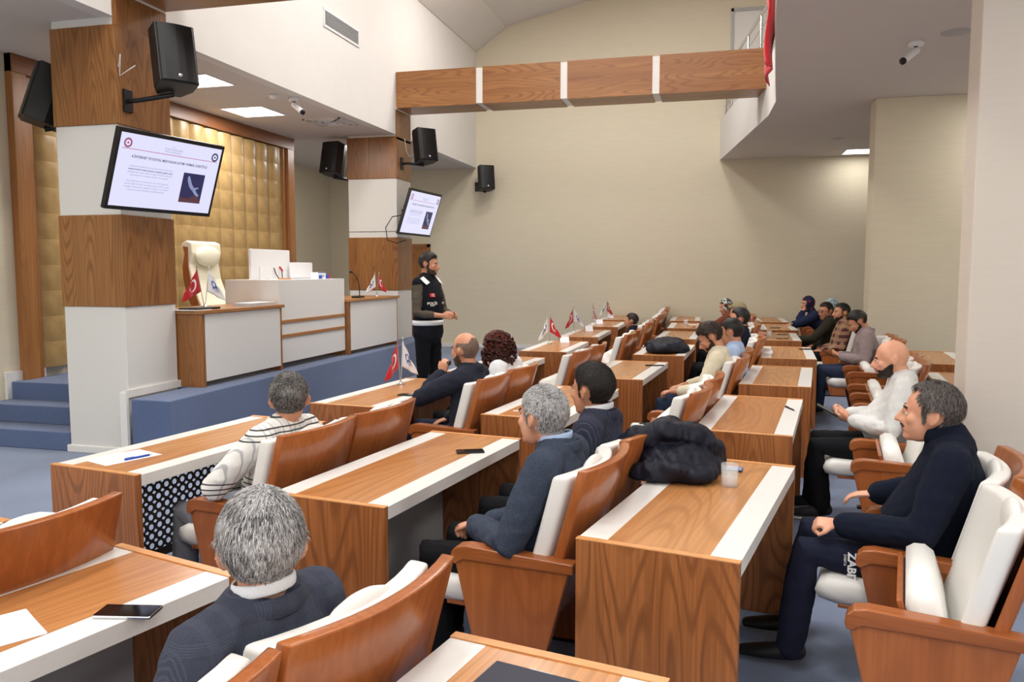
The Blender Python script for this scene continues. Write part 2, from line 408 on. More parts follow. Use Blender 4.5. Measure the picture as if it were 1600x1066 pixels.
# ------------------------------------------------------------------ clad pillars
def pillar(label, x0, x1, y0, y1, bands, loc):
    p = thing('clad_pillar', label, 'pillar', ((x0+x1)/2, (y0+y1)/2, bands[0][0]), group=None)
    p['kind'] = 'structure'
    cx, cy, cz = p.location
    for z0, z1, k in bands:
        e = .012 if k == 'w' else .0
        nm = 'wood_band' if k == 'w' else 'white_band'
        MB().box(x0-cx-e, x1-cx+e, y0-cy-e, y1-cy+e, z0-cz, z1-cz).build(nm, M['pil' if k == 'w' else 'whitep'], p, bevel=.006)
    return p
p1 = pillar('left stage pillar clad in wood and white panels beside the steps', -5.89, -5.23, 6.2, 6.9, [(0, 1.37, 'p'), (1.37, 2.2, 'w'), (2.2, 3.0, 'p'), (3.0, 3.86, 'w'), (3.86, 3.93, 'p')], 0)
MB().box(-.36, .36, -.37, .37, 0, .07).build('base_trim', M['white'], p1, bevel=.01)
p2 = pillar('far stage pillar clad in wood and white panels near the presenter', -6.1, -5.23, 12.6, 13.22, [(S, 1.37, 'p'), (1.37, 2.25, 'w'), (2.25, 2.34, 'p'), (2.35, 3.22, 'p'), (3.22, 3.9, 'w'), (3.9, 3.93, 'p')], 0)
# upper cladding on the hall side of both pillars, up to the beams
for nm, (ya, yb_, zt_) in (('trim_5', (6.2, 6.9, 4.17)), ('trim_6', (12.6, 13.22, 4.35))):
    struct(nm, MB().box(XB, XB+.012, ya-.012, yb_, 3.86, zt_), M['pil'])
    struct(nm.replace('5', '7').replace('6', '8'), MB().box(XB, XB+.02, ya-.012, yb_, zt_-.02, zt_+.02), M['white'])
# ------------------------------------------------------------------ beams across the hall
def beam(label, y0, y1, joints, x1, z0=4.35):
    t = thing('ceiling_beam', label, 'beam', (XB, y0, z0)); t['kind'] = 'structure'
    D = y1-y0
    MB().box(.0, x1-XB, .015, D-.015, .015, .565).build('beam_core', M['white'], t)
    xs = [XB]+joints+[x1]
    for a, b_ in zip(xs, xs[1:]):
        g = .055
        A, B = a-XB+(g if a != XB else .01), b_-XB-(g if b_ != x1 else .0)
        MB().box(A, B, 0, D, 0, .58).build('beam_panel', M['beam'], t, bevel=.004)
    return t
beam('wood clad beam with white joints crossing the hall at mid height', 12.6, 13.22, [-3.80, -2.43, -1.02], .62)
beam('dark wood clad beam overhead at the top left corner', 6.2, 6.9, [-3.2, -1.9, -.7], .36, 4.17)
# ------------------------------------------------------------------ railing on the balcony
def seg_bar(m_, a, b_, r, n=8): m_.tube([a, b_], [r, r], n=n, cap=False)
rl = thing('balcony_railing', 'chrome balcony railing above the far end of the beam', 'railing', (-.05, YB-.1, 4.69))
def PB(y):
    for a, b_ in zip(BE, BE[1:]):
        if b_[1] <= y <= a[1]:
            t = (y-a[1])/(b_[1]-a[1]); return a[0]+(b_[0]-a[0])*t
ys = [17.0, 16.2, 15.4, 14.6, 13.5, 12.4, 11.4, 10.2, 9.1, 8.0, 7.2, 6.4]
hr = MB()
hr.tube([(PB(y)+.06+.05, y-(YB-.1), .98) for y in ys], [.026]*len(ys), n=8); hr.build('handrail', M['chrome'], rl)
for zz in (.28, .52, .76):
    MB().tube([(PB(y)+.11, y-(YB-.1), zz) for y in ys], [.009]*len(ys), n=6).build('rail_bar', M['chrome'], rl)
for y in ys:
    MB().tube([(PB(y)+.11, y-(YB-.1), 0), (PB(y)+.11, y-(YB-.1), .97)], [.02, .02], n=8).build('post', M['chrome'], rl)
# ------------------------------------------------------------------ ceiling fittings
def light_panel(label, x, y, s, z, slope=0, group='ceiling light panels'):
    t = thing('ceiling_light', label, 'ceiling light', (x, y, z), group=None); t.rotation_euler = (0, -math.atan(slope), 0)
    h = s/2
    MB().box(-h-.025, h+.025, -h-.025, -h, -.012, .0).box(-h-.025, h+.025, h, h+.025, -.012, 0).box(-h-.025, -h, -h, h, -.012, 0).box(h, h+.025, -h, h, -.012, 0).build('frame', M['wpaint'], t)
    MB().box(-h, h, -h, h, -.008, -.002).build('diffuser', M['panel'], t)
for (x, y, s), lb in zip(SOFF, ['square ceiling light nearest the left pillar behind the screen', 'square ceiling light in the middle of the stage soffit', 'ceiling light behind the far pillar', 'ceiling light over the aisle left of the hall', 'rearmost ceiling light over the left aisle', 'ceiling light under the balcony by the back wall right of the railing', 'ceiling light under the balcony above the right chairs', 'ceiling light under the balcony beside the photographer', 'ceiling light under the balcony behind the photographer', 'ceiling light under the balcony beyond the near pillar', 'ceiling light under the balcony by the right wall', 'ceiling light at the rear right corner']):
    light_panel(lb, x, y, s, 3.929)
for i, (x, y) in enumerate(ROOF):
    light_panel('large roof light %s, %s from the rear wall' % (('on the stage side' if x < -2 else 'near the roof ridge'), ('nearest', 'second', 'third', 'fourth', 'farthest')[i % 5]), x, y, 1.1, roof_z(x)-.005, .22)
tag(MB().lathe([(0, 3.925), (.13, 3.925), (.14, 3.93)], n=24).build('ceiling_speaker', M['grey']), 'round grey ceiling speaker next to the near security camera', 'speaker').location = (2.09, 8.59, 0)
tag(MB().lathe([(0, 3.925), (.12, 3.925), (.13, 3.93)], n=24).build('ceiling_speaker', M['grey']), 'small round ceiling speaker near the far light under the balcony', 'speaker').location = (1.88, 14.9, 0)
def cctv(label, x, y, z, yaw, pitch=-35):
    t = thing('security_camera', label, 'security camera', (x, y, z), R(yaw))
    MB().lathe([(0, 0), (.075, 0), (.075, -.03), (.06, -.045), (0, -.045)], n=20).build('mount', M['wpaint'], t)
    MB().tube([(0, 0, -.04), (.01, 0, -.09), (.03, 0, -.10)], [.018, .016, .016]).build('arm', M['blackm'], t)
    mt = Matrix.Translation((.05, 0, -.12)) @ Matrix.Rotation(R(-pitch), 4, 'Y')
    MB().tube([(-.07, 0, 0), (.11, 0, 0)], [.034, .034], n=14).xform(mt).build('housing', M['wpaint'], t)
    MB().lathe([(0, .0), (.03, .0), (.034, -.012), (.034, -.03)], n=16).xform(mt @ Matrix.Translation((.155, 0, 0)) @ Matrix.Rotation(R(90), 4, 'Y')).build('lens', M['glassy'], t)
cctv('white security camera under the balcony by the near pillar', 1.80, 8.85, 3.93, 215)
cctv('white security camera on the stage soffit above the ceiling light', -5.42, 9.65, 3.93, -20)
tag(MB().lathe([(0, 0), (.05, 0), (.055, -.02), (.04, -.05), (0, -.055)], n=18).build('smoke_detector', M['wpaint']), 'small white smoke detector on the stage soffit', 'smoke detector').location = (-5.56, 9.38, 3.93)
t = thing('ceiling_vent', 'square air diffuser in the stage soffit behind the light', 'air vent', (-5.75, 11.3, 3.93))
for k in range(4):
    a = .30-.07*k
    MB().box(-a, a, -a, -a+.03, -.02, 0).box(-a, a, a-.03, a, -.02, 0).box(-a, -a+.03, -a, a, -.02, 0).box(a-.03, a, -a, a, -.02, 0).build('blade', M['wpaint'] if k else M['soff'], t)
MB().box(-.28, .28, -.28, .28, -.004, 0).build('backing', M['grey'], t)
t = thing('wall_vent', 'long grey air grille high on the white bulkhead', 'air vent', (XB, 10.68, 5.085))
MB().box(0, .015, -.55, .55, -.125, -.095).box(0, .015, -.55, .55, .095, .125).box(0, .015, -.55, -.52, -.1, .1).box(0, .015, .52, .55, -.1, .1).build('frame', M['wpaint'], t)
MB().box(0, .004, -.52, .52, -.1, .1).build('backing', M['black'], t)
for k in range(34):
    y = -.505+k*.0306; MB().box(.004, .010, y, y+.008, -.098, .098).build('fin', M['grey'], t)
for k in range(7):
    z = -.085+k*.028; MB().box(.009, .013, -.52, .52, z, z+.007).build('slat', M['grey'], t)
# ------------------------------------------------------------------ red banner at the balcony edge
bn = MB(); nV, nU = 24, 14; vs = []; fs = []
for j in range(nV+1):
    v = j/nV
    for i in range(nU+1):
        u = i/nU
        y = 10.35+1.25*u*(1-.12*v); x = PB(min(y, 17))-.085-.045*math.sin(u*13+v*3)-.03*math.sin(v*9)
        vs.append((x, y, 5.75-(1.62-.14*math.sin(u*3.1))*v))
for j in range(nV):
    for i in range(nU):
        a = j*(nU+1)+i; fs.append((a, a+1, a+nU+2, a+nU+1))
bn.add(vs, fs, 0, True); o = bn.build('hanging_flag', M['flagred']); md = o.modifiers.new('thickness', 'SOLIDIFY'); md.thickness = .012
tag(o, 'red cloth flag hanging down over the balcony edge', 'flag')
# ------------------------------------------------------------------ screens
def text_mesh(s, size, align='CENTER', extrude=.0, bold=0, spacing=1, width=None):
    cu = bpy.data.curves.new('t', 'FONT'); cu.body = s; cu.size = size; cu.align_x = align; cu.align_y = 'CENTER'; cu.extrude = extrude; cu.offset = bold
    cu.space_character = spacing; cu.resolution_u = 2
    o = bpy.data.objects.new('t', cu); C.objects.link(o)
    bpy.context.view_layer.update()
    me = bpy.data.meshes.new_from_object(o.evaluated_get(bpy.context.evaluated_depsgraph_get()))
    bpy.data.objects.remove(o); bpy.data.curves.remove(cu)
    if width:
        xs_ = [v.co.x for v in me.vertices]; f = width/(max(xs_)-min(xs_))
        for v in me.vertices: v.co.x *= f
    return me
def place_text(me, name, mat, parent, Mx):
    me.transform(Mx); me.materials.clear(); me.materials.append(mat); me.name = name
    return link(name, me, parent)
def arc_poly(r0, r1, a0=0, a1=360, n=28, c=(0, 0), sx=1):
    vs = []; fs = []
    for k in range(n+1):
        a = R(a0+(a1-a0)*k/n)
        vs += [(c[0]+sx*r0*math.cos(a), c[1]+r0*math.sin(a)), (c[0]+sx*r1*math.cos(a), c[1]+r1*math.sin(a))]
    for k in range(n): fs.append((2*k, 2*k+1, 2*k+3, 2*k+2))
    return vs, fs
def screen(label, cx, cy, cz, yaw, tilt, W, arm_to, H=None, detail=True):
    H = H or W*.585
    t = thing('wall_screen', label, 'television', (cx, cy, cz))
    # local: x right, y up, z towards the viewer
    rt = Vector((math.cos(R(yaw)), math.sin(R(yaw)), 0)); fw = Vector((math.sin(R(yaw))*math.cos(R(tilt)), -math.cos(R(yaw))*math.cos(R(tilt)), -math.sin(R(tilt))))
    up = fw.cross(rt)
    t.rotation_euler = Matrix((rt, up, fw)).transposed().to_euler()
    b = .032*W/1.2
    MB().box(-W/2, W/2, -H/2, H/2, -.045, 0).build('casing', M['black'], t, bevel=.006)
    w_, h_ = W/2-b, H/2-b*1.1
    MB().box(-w_, w_, -h_, h_, -.001, .0015).build('display', M['scr'], t)
    k = w_/.57
    def T(me, nm, mat, x, y): return place_text(me, nm, mat, t, Matrix.Translation((x*k, y*k, .0025)) @ Matrix.Scale(k, 4))
    T(text_mesh('T.C.\nİÇİŞLERİ BAKANLIĞI\nEmniyet Müdürlüğü', .022), 'slide_heading', M['scrgry'], 0, .235)
    T(text_mesh('4-İNTERNET VE SOSYAL MEDYADAN SATIM YAPMAK SURETİYLE', .032, bold=.0006, width=.86), 'slide_title', M['scrtxt'], .0, .125)
    body = ['Uyuşturucu madde satışı ve temini internet üzerinden', 'sosyal medya hesabı açmak suretiyle yapılan satış', 'paylaşımları takip edilir ve ilgili birimlere bildirilir', 'görüntüleme ve yazışma kayıtları ile incelenir.']
    body2 = ['Suç işlenmesi ve buna dair her türlü şüpheli', 'durum ilgili birimlere ve aileye haber verilir; sosyal', 'medya üzerinden yapılan satışlar ve siteler', 'hemen emniyet birimlerine bildirilmelidir.']
    for i, s_ in enumerate(body): T(text_mesh(s_, .021, bold=.0004 if i == 1 else 0, width=(.47, .48, .48, .42)[i]), 'slide_text', M['scrgry' if i != 1 else 'scrtxt'], -.20, .045-i*.026)
    for i, s_ in enumerate(body2): T(text_mesh(s_, .021, width=(.45, .48, .48, .40)[i]), 'slide_text', M['scrgry'], -.21, -.085-i*.026)
    MB().box(-.54*k, .54*k, .185*k, .190*k, .0015, .0025).build('slide_rule', M['scrred'], t)
    for x, cc in ((-.49, 'scrred'), (.50, 'scrnavy')):
        for r0, r1, mt in ((.026, .036, cc), (.0, .010, cc), (.036, .041, 'scrnavy')):
            vs, fs = arc_poly(r0, r1, c=(x, .235 if x < 0 else .232))
            MB().add([(a*k, c_*k, .0025) for a, c_ in vs], fs).build('slide_emblem', M[mt], t, fix=False)
    pc = MB().box(.17*k, .43*k, -.23*k, .05*k, .0015, .0025).build('slide_picture', M['scrnavy'], t)
    # reaching forearm and hand in the picture
    def poly(pts, mt, z): MB().add([(x*k, y*k, z) for x, y in pts], [tuple(range(len(pts)))]).build('picture_shape', M[mt], pc, fix=False)
    poly([(.17, -.23), (.43, -.23), (.43, -.20), (.36, -.15), (.28, -.19), (.17, -.18)], 'scrbrn', .003)
    poly([(.225, .015), (.245, .025), (.29, -.05), (.33, -.09), (.30, -.11), (.265, -.08), (.23, -.02)], 'scrarm', .0035)
    poly([(.32, -.085), (.375, -.075), (.38, -.085), (.345, -.10), (.37, -.13), (.40, -.15), (.39, -.165), (.35, -.15), (.31, -.115)], 'scrarm', .0035)
    # wall bracket
    br = MB(); inv = (Matrix.Translation((cx, cy, cz)) @ t.rotation_euler.to_matrix().to_4x4()).inverted()
    a = inv @ Vector(arm_to)
    br.tube([(0, 0, -.04), (0, -.02, -.12), a], [.03, .03, .03], n=8)
    br.box(-.2, .2, -.15, .15, -.06, -.045)
    br.build('bracket', M['blackm'], t)
    pl = MB(); c0 = Vector(arm_to); pl.box(c0.x-.002, c0.x+.025, c0.y-.09, c0.y+.09, c0.z-.13, c0.z+.13); pl.xform(inv); pl.build('bracket_plate', M['blackm'], t)
    return t, inv
s1, _ = screen('large tilted flat screen with lecture slide on the left pillar', -4.92, 6.46, 2.565, 80.65, 18.8, 1.215, (XB, 6.55, 2.6))
s2, inv = screen('far tilted flat screen with lecture slide on the far pillar', -4.86, 12.75, 2.640, 87.43, 18.5, 1.30, (XB, 12.9, 2.6))
MB().tube([inv @ Vector(p) for p in ((-5.1, 12.62, 2.62), (-5.25, 12.45, 2.58), (-5.35, 12.4, 2.4), (-5.33, 12.42, 2.2), (-5.2, 12.5, 2.15), (-5.08, 12.6, 2.2))], [.008]*6, n=6).build('cable', M['black'], s2)
# ------------------------------------------------------------------ loudspeakers
def speaker(label, x, y, z, yaw, tilt, wall, s=1.0, wire=None):
    """front faces local -y"""
    t = thing('loudspeaker', label, 'loudspeaker', (x, y, z))
    t.rotation_euler = (Matrix.Rotation(R(yaw), 4, 'Z') @ Matrix.Rotation(R(tilt), 4, 'X')).to_euler()
    w_, d_, h_ = .17*s, .16*s, .27*s
    cb = MB(); cb.prism([(-w_, -d_), (w_, -d_), (w_, d_*.1), (w_*.62, d_), (-w_*.62, d_), (-w_, d_*.1)], 'z', -h_, h_); cb.build('cabinet', M['black'], t, bevel=.012)
    gr = MB(); n = 8
    gr.prism([(w_*.94*math.cos(math.pi*k/n), -d_-.028*s*math.sin(math.pi*k/n)) for k in range(n+1)], 'z', -h_*.95, h_*.95, smooth=False); gr.build('grille', M['blackm'], t)
    MB().lathe([(0, 0), (.014*s, 0), (.018*s, -.004)], n=14).xform(Matrix.Translation((w_*.0, -d_-.030*s, -h_*.78)) @ Matrix.Rotation(R(90), 4, 'X')).build('badge', M['chrome'], t)
    inv = (Matrix.Translation((x, y, z)) @ t.rotation_euler.to_matrix().to_4x4()).inverted()
    a = inv @ Vector(wall[0]); nrm = Vector(wall[1])
    e = inv @ (Vector(wall[0])+nrm*.12)
    MB().tube([a, e, (0, d_*.3, -h_-.03), (0, d_*.3, -h_+.02)], [.022*s]*4, n=8, cap=False).build('bracket_arm', M['blackm'], t)
    P0 = Vector(wall[0]); lt = Vector((0, 0, 1)).cross(nrm)
    pl = MB().box(-.055, .055, -.1, .1, 0, .022); Mx = Matrix.Translation(P0) @ Matrix((lt, (0, 0, 1), nrm)).transposed().to_4x4()
    pl.xform(inv @ Mx).build('bracket_plate', M['blackm'], t, bevel=.004)
    if wire:
        MB().tube([inv @ Vector(p) for p in wire], [.006]*len(wire), n=5).build('cable', M['paint'], t)
    return t
speaker('large black loudspeaker high on the hall side of the left pillar', -4.80, 6.40, 3.57, 55, -12, ((XB+.012, 6.32, 3.22), (1, 0, 0)), 1.0, [(-5.21, 6.22, 3.5), (-5.17, 6.2, 3.6), (-5.2, 6.22, 3.42), (-5.1, 6.3, 3.52)])
speaker('black loudspeaker on the aisle side of the left pillar, left of it', -6.16, 6.42, 3.32, -40, -18, ((-5.89, 6.6, 3.1), (-1, 0, 0)), 1.0)
speaker('black loudspeaker left of the far pillar over the stage', -6.32, 12.55, 3.55, -12, -12, ((-6.11, 12.9, 3.25), (-1, 0, 0)), .98)
speaker('black loudspeaker right of the far pillar under the beam', -4.82, 12.78, 3.74, 50, -10, ((XB+.012, 12.8, 3.48), (1, 0, 0)), 1.0, [(-5.2, 12.9, 3.9), (-5.16, 12.88, 3.7), (-5.1, 12.86, 3.6), (-4.95, 12.84, 3.68)])
speaker('small black loudspeaker on the beige back wall', -4.93, 16.78, 3.66, 35, -8, ((-5.2, YB, 3.52), (0, -1, 0)), .95)
# ================================================================== STAGE FURNITURE
def front_desk(label, x, y0, y1, group='side desks of the stage counter'):
    t = thing('stage_desk', label, 'desk', (x, y0, S), 0); L_ = y1-y0
    MB().box(-.72, .03, -.02, L_+.02, .73, .765).build('desk_top', M['podt'], t, bevel=.004)
    MB().box(-.68, 0, 0, .04, 0, .73).build('side_panel', M['podw'], t, bevel=.003)
    MB().box(-.68, 0, L_-.04, L_, 0, .73).build('side_panel', M['podw'], t, bevel=.003)
    MB().box(-.03, .004, .045, L_-.045, .055, .725).build('front_panel', M['white'], t, bevel=.003)
    return t
front_desk('low wood and white stage desk next to the left pillar', -4.95, 6.925, 8.42)
front_desk('low wood and white stage desk holding the microphone, next to the far pillar', -4.93, 10.14, 11.86)
t = thing('raised_counter', 'tall white central counter with two wood strips on the stage', 'counter', (-4.985, 8.44, S))
MB().box(-.72, 0, 0, 1.68, .56, 1.05).build('upper_case', M['white'], t, bevel=.004)
MB().box(-.03, 0, .0, 1.68, .40, .56).build('middle_panel', M['white'], t, bevel=.003)
MB().box(-.03, 0, .0, 1.68, .07, .38).build('lower_panel', M['white'], t, bevel=.003)
MB().box(-.05, .012, 0, 1.68, .535, .575).build('wood_strip', M['podt'], t, bevel=.003)
MB().box(-.05, .012, 0, 1.68, .365, .405).build('wood_strip', M['podt'], t, bevel=.003)
MB().box(-.68, -.03, 0, .03, 0, .56).build('side_panel', M['podw'], t); MB().box(-.68, -.03, 1.65, 1.68, 0, .56).build('side_panel', M['podw'], t)
# executive chair
t = thing('executive_chair', 'high backed cream leather executive chair with wooden sides behind the stage counter', 'chair', (-6.15, 8.98, S), R(0))
prof = [(-.30, 1.50), (-.24, 1.53), (-.17, 1.50), (-.16, 1.38), (-.20, 1.24), (-.17, 1.05), (-.08, .80), (.02, .58), (.06, .50), (-.06, .46), (-.12, .58), (-.22, .84), (-.30, 1.05), (-.32, 1.22), (-.29, 1.38), (-.33, 1.46)]
MB().prism([(z, x) for x, z in prof][::-1], 'y', -.30, .30).xform(Matrix(((0, 0, 1, 0), (0, 1, 0, 0), (1, 0, 0, 0), (0, 0, 0, 1)))).build('backrest', M['cream'], t, bevel=.018, seg=3)
MB().ell((-.155, 0, 1.34), (.060, .25, .13)).build('headrest', M['cream'], t)
for sg in (-1, 1):
    pr = [(x*.98-.004, z*.985+.01) for x, z in [(-.285, 1.47), (-.215, 1.46), (-.22, 1.22), (-.19, 1.04), (-.10, .8), (0, .56), (-.07, .5), (-.16, .66), (-.25, .86), (-.29, 1.06), (-.30, 1.22), (-.26, 1.38)]]
    MB().prism([(z, x) for x, z in pr][::-1], 'y', sg*.302-.012, sg*.302+.012).xform(Matrix(((0, 0, 1, 0), (0, 1, 0, 0), (1, 0, 0, 0), (0, 0, 0, 1)))).build('side_trim', M['chair'], t)
    MB().tube([(-.12, sg*.32, .62), (.1, sg*.33, .68), (.34, sg*.33, .66)], [.03, .035, .03]).build('armrest', M['cream'], t)
MB().box(-.08, .46, -.27, .27, .42, .52).build('seat', M['cream'], t, bevel=.04, seg=3)
MB().tube([(.16, 0, .08), (.16, 0, .44)], [.035, .035]).build('column', M['chrome'], t)
for k in range(5):
    a = 2*math.pi*k/5
    lg = MB().tube([(.16, 0, .10), (.16+.32*math.cos(a), .32*math.sin(a), .07)], [.03, .02]).build('base_leg', M['black'], t)
    MB().lathe([(0, -.012), (.03, -.012), (.03, .012), (0, .012)], n=12).xform(Matrix.Translation((.16+.32*math.cos(a), .32*math.sin(a), .03)) @ Matrix.Rotation(R(90), 4, 'X')).build('caster', M['black'], lg)
# monitors: seen from behind
t = thing('desktop_monitor', 'white desktop monitor seen from behind on the stage counter', 'monitor', (-5.5, 9.08, S+1.05), R(0))
MB().box(.0, .035, -.45, .45, -.03, .37).build('casing', M['wpaint'], t, bevel=.008).scale = (1, 1, 1)
MB().box(.035, .05, -.28, .28, -.03, .16).build('rear_cover', M['wpaint'], t, bevel=.006)
MB().box(-.004, .0, -.43, .43, .0, .35).build('display', M['glassy'], t)
MB().box(-.07, .09, -.14, .14, -.0, .012).build('stand', M['wpaint'], t)
MB().tube([(.06, .02, .14), (.075, .03, .07), (.08, .09, .012)], [.006]*3, n=6).build('cable', M['black'], t)
MB().tube([(.06, .16, .15), (.085, .17, .11)], [.013, .013], n=8).build('plug', M['redp'], t)
MB().tube([(.08, .17, .10), (.08, .18, .012)], [.006]*2, n=6).build('cable', M['black'], t)
t = thing('laptop', 'white laptop lid standing open beside the desktop monitor', 'laptop', (-5.42, 9.76, S+1.05))
MB().box(-.30, 0.0, -.30, .26, 0, .02).build('keyboard_base', M['wpaint'], t, bevel=.005)
MB().box(-.012, .012, -.31, .27, .01, .215).build('lid', M['wpaint'], t, bevel=.01)
# stationery on the counter
t = thing('printed_box', 'small box with blue and white print on the raised counter', 'box', (-5.2, 10.02-.22, S+1.05), R(8))
MB().box(-.05, .05, -.15, .14, 0, .085).build('carton', M['paper'], t, bevel=.003)
MB().box(.05, .052, -.15, .14, .075, .083).box(.05, .052, -.13, -.0, .0, .05).box(.05, .052, .03, .05, .02, .055).box(.05, .052, .08, .085, .02, .055).build('print', M['blue'], t)
t = thing('ink_pads', 'blue and red stamp pads at the end of the raised counter', 'stamp pad', (-5.2, 10.02, S+1.05), R(5))
MB().box(-.04, .04, -.055, .0, 0, .055).build('blue_pad', M['blue'], t, bevel=.004); MB().box(-.04, .04, .003, .06, 0, .055).build('red_pad', M['redp'], t, bevel=.004)
t = thing('papers', 'thin stack of pale papers on the left stage desk against the counter', 'paper', (-5.12, 8.12, S+.765))
for k in range(6): MB().box(-.1, .12, -.27+.006*k, .26-.004*k, k*.006, k*.006+.005).build('sheet', M['paper' if k % 2 else 'grey'], t)
t = thing('tissue_stack', 'small pile of papers beside the monitor base on the counter', 'paper', (-5.2, 8.92, S+1.05))
MB().box(-.05, .05, -.06, .09, 0, .018).build('sheet', M['lip'], t)
def gooseneck(label, x, y, z, rz, s=1.0):
    t = thing('gooseneck_microphone', label, 'microphone', (x, y, z), rz)
    MB().box(-.06*s, .06*s, -.10*s, .10*s, 0, .03*s).build('base', M['black'], t, bevel=.01)
    MB().tube([(0, 0.05*s, .03*s), (0, .05*s, .14*s), (0, .02*s, .24*s), (0, -.08*s, .33*s), (0, -.2*s, .38*s)], [.008*s, .007*s, .006*s, .006*s, .006*s], n=8).build('neck', M['blackm'], t)
    MB().tube([(0, -.2*s, .38*s), (0, -.255*s, .385*s)], [.017*s, .017*s], n=10).build('head', M['black'], t)
gooseneck('black gooseneck microphone on the right stage desk', -5.08, 10.75, S+.765, R(0), .98)
t = thing('writing_board', 'dark flat board under the flags on the left stage desk', 'writing pad', (-5.14, 7.12, S+.765))
MB().box(-.10, .12, -.16, .22, .002, .022).build('board', M['black'], t, bevel=.004)
MB().box(-.12, .15, -.24, .04, .0, .004).build('sheet', M['paper'], t)
# ================================================================== TABLE FLAGS
def cloth(name, surf, mat, parent, n=10, mm=10):
    vs = [surf(i/n, j/mm) for j in range(mm+1) for i in range(n+1)]; fs = []
    for j in range(mm):
        for i in range(n):
            a = j*(n+1)+i; fs.append((a, a+1, a+n+2, a+n+1))
    o = MB().add(vs, fs, 0, True).build(name, mat, parent, fix=False)
    md = o.modifiers.new('thickness', 'SOLIDIFY'); md.thickness = .0006; md.offset = 0
    return o
def on_cloth(name, surf, polys, mat, parent):
    mb = MB()
    for vs, fs in polys:
        for side in (-1, 1):
            P = []
            for u, v in vs:
                p = Vector(surf(u, v)); e = .01
                n_ = (Vector(surf(u+e, v))-p).cross(Vector(surf(u, v+e))-p)
                if n_.length > 0: n_.normalize()
                P.append(p+n_*side*.0012)
            mb.add(P, fs)
    return mb.build(name, mat, parent, fix=False)
def star(c, r, a0=180):
    vs = [c]+[(c[0]+(r if k % 2 == 0 else r*.4)*math.cos(R(a0+36*k)), c[1]+1.45*(r if k % 2 == 0 else r*.4)*math.sin(R(a0+36*k))) for k in range(10)]
    return vs, [(0, 1+k, 1+(k+1) % 10) for k in range(10)]
LOGO = {}
def logo_polys():
    if 'p' not in LOGO:
        me = text_mesh('ÇMR', .30, bold=.008)
        LOGO['p'] = ([(.55+v.co.x*1.0, .50-v.co.y*1.5) for v in me.vertices], [tuple(p.vertices) for p in me.polygons])
    return LOGO['p']
def flag_stand(label, x, y, z, rz, s=1.0, red=(-.06, 100), wht=(.05, 20), lean=.5):
    """two small flags on chrome poles; red/wht = (lateral lean, heading of the droop in degrees)"""
    t = thing('table_flags', label, 'table flag', (x, y, z), rz, None)
    MB().lathe([(0, 0), (.030*s, 0), (.030*s, .004*s), (.012*s, .010*s), (.008*s, .03*s), (0, .03*s)], n=16).build('base', M['chrome'], t)
    for nm, (lx, hd), mt in (('red_flag', red, 'flagred'), ('white_flag', wht, 'flagwht')):
        top = Vector((0, lx*s, .36*s)); b0 = Vector((0, lx*.12*s, .02*s))
        pole = MB().tube([b0, b0.lerp(top, .5), top], [.0030*s]*3, n=6).build('pole', M['chrome'], t)
        MB().ell(top+Vector((0, 0, .004*s)), (.006*s,)*3, n=8, m=6).build('finial', M['chrome'], pole)
        dx, dy = math.cos(R(hd)), math.sin(R(hd))
        def surf(u, v, top=top, b0=b0, dx=dx, dy=dy):
            p = top.lerp(b0, .02+.62*v)
            # the fly edge droops: cloth hangs as a lozenge
            dl = (.215*u)*(.46+.54*v**.6)*s
            dz = -(.17*u)*(1-.45*v)*s
            rp = .016*s*math.sin(u*9+v*2)*u
            return (p.x+dx*dl-dy*rp, p.y+dy*dl+dx*rp, p.z+dz)
        f = cloth(nm, surf, M[mt], t)
        if nm == 'red_flag':
            cr = ([], []); n = 22
            for k in range(n+1):
                a = R(38+(322-38)*k/n); b_ = R(48+(312-48)*k/n)
                cr[0].extend([(.40+.20*math.cos(a), .5+.29*math.sin(a)), (.44+.155*math.cos(b_), .5+.225*math.sin(b_))])
            for k in range(n): cr[1].append((2*k, 2*k+1, 2*k+3, 2*k+2))
            on_cloth('crescent', surf, [cr], M['print'], f); on_cloth('star', surf, [star((.66, .5), .085)], M['print'], f)
        else:
            on_cloth('emblem', surf, [logo_polys()], M['blue'], f)
            vs, fs = arc_poly(.20, .225, 20, 200, 20, c=(.5, .52), sx=1.0); on_cloth('emblem_ring', surf, [(vs, fs)], M['blue'], f)
    return t
flag_stand('red and white table flags on the left stage desk beside the pillar', -5.13, 7.23, S+.787, R(0), 1.12, (-.10, -100), (.08, 80))
flag_stand('red and white table flags beside the microphone on the right stage desk', -5.12, 11.5, S+.765, 0, 1.0, (.09, 80), (-.06, -110))
flag_stand('large pair of table flags on the front desk left of the balding man', -2.57, 6.28-.05, .752, R(0), 1.05, (-.065, -95), (.05, 78))
flag_stand('table flags showing behind the woman with red curls', -2.10, 7.55, .752, 0, 1.0, (.10, 70), (-.02, -105))
flag_stand('table flags, red one in front, on the fourth front desk', -2.15, 10.26, .752, 0, 1.05, (.02, 60), (-.10, -110))
flag_stand('table flags with a broad white flag, on the fifth front desk', -2.21, 12.42, .752, 0, 1.05, (-.13, -110), (.0, 60))
flag_stand('narrow white over red table flags on the sixth front desk', -2.19, 14.14, .752, 0, 1.0, (.06, 80), (.0, 85))
flag_stand('table flags farthest away by the back wall', -2.18, 15.95, .752, 0, 1.05, (.04, 70), (-.06, -120))
def name_card(label, x, y, rz=0, s=1.0):
    o = MB().prism([(-.05*s, 0), (0, .075*s), (.05*s, 0), (.045*s, 0), (0, .068*s), (-.045*s, 0)], 'x', -.0, .12*s).build('place_card', M['paper'])
    o.location = (x, y, .752); o.rotation_euler.z = rz
    tag(o, label, 'place card')
name_card('white folded place card beside the flags on the fourth front desk', -2.05, 10.45, R(20))
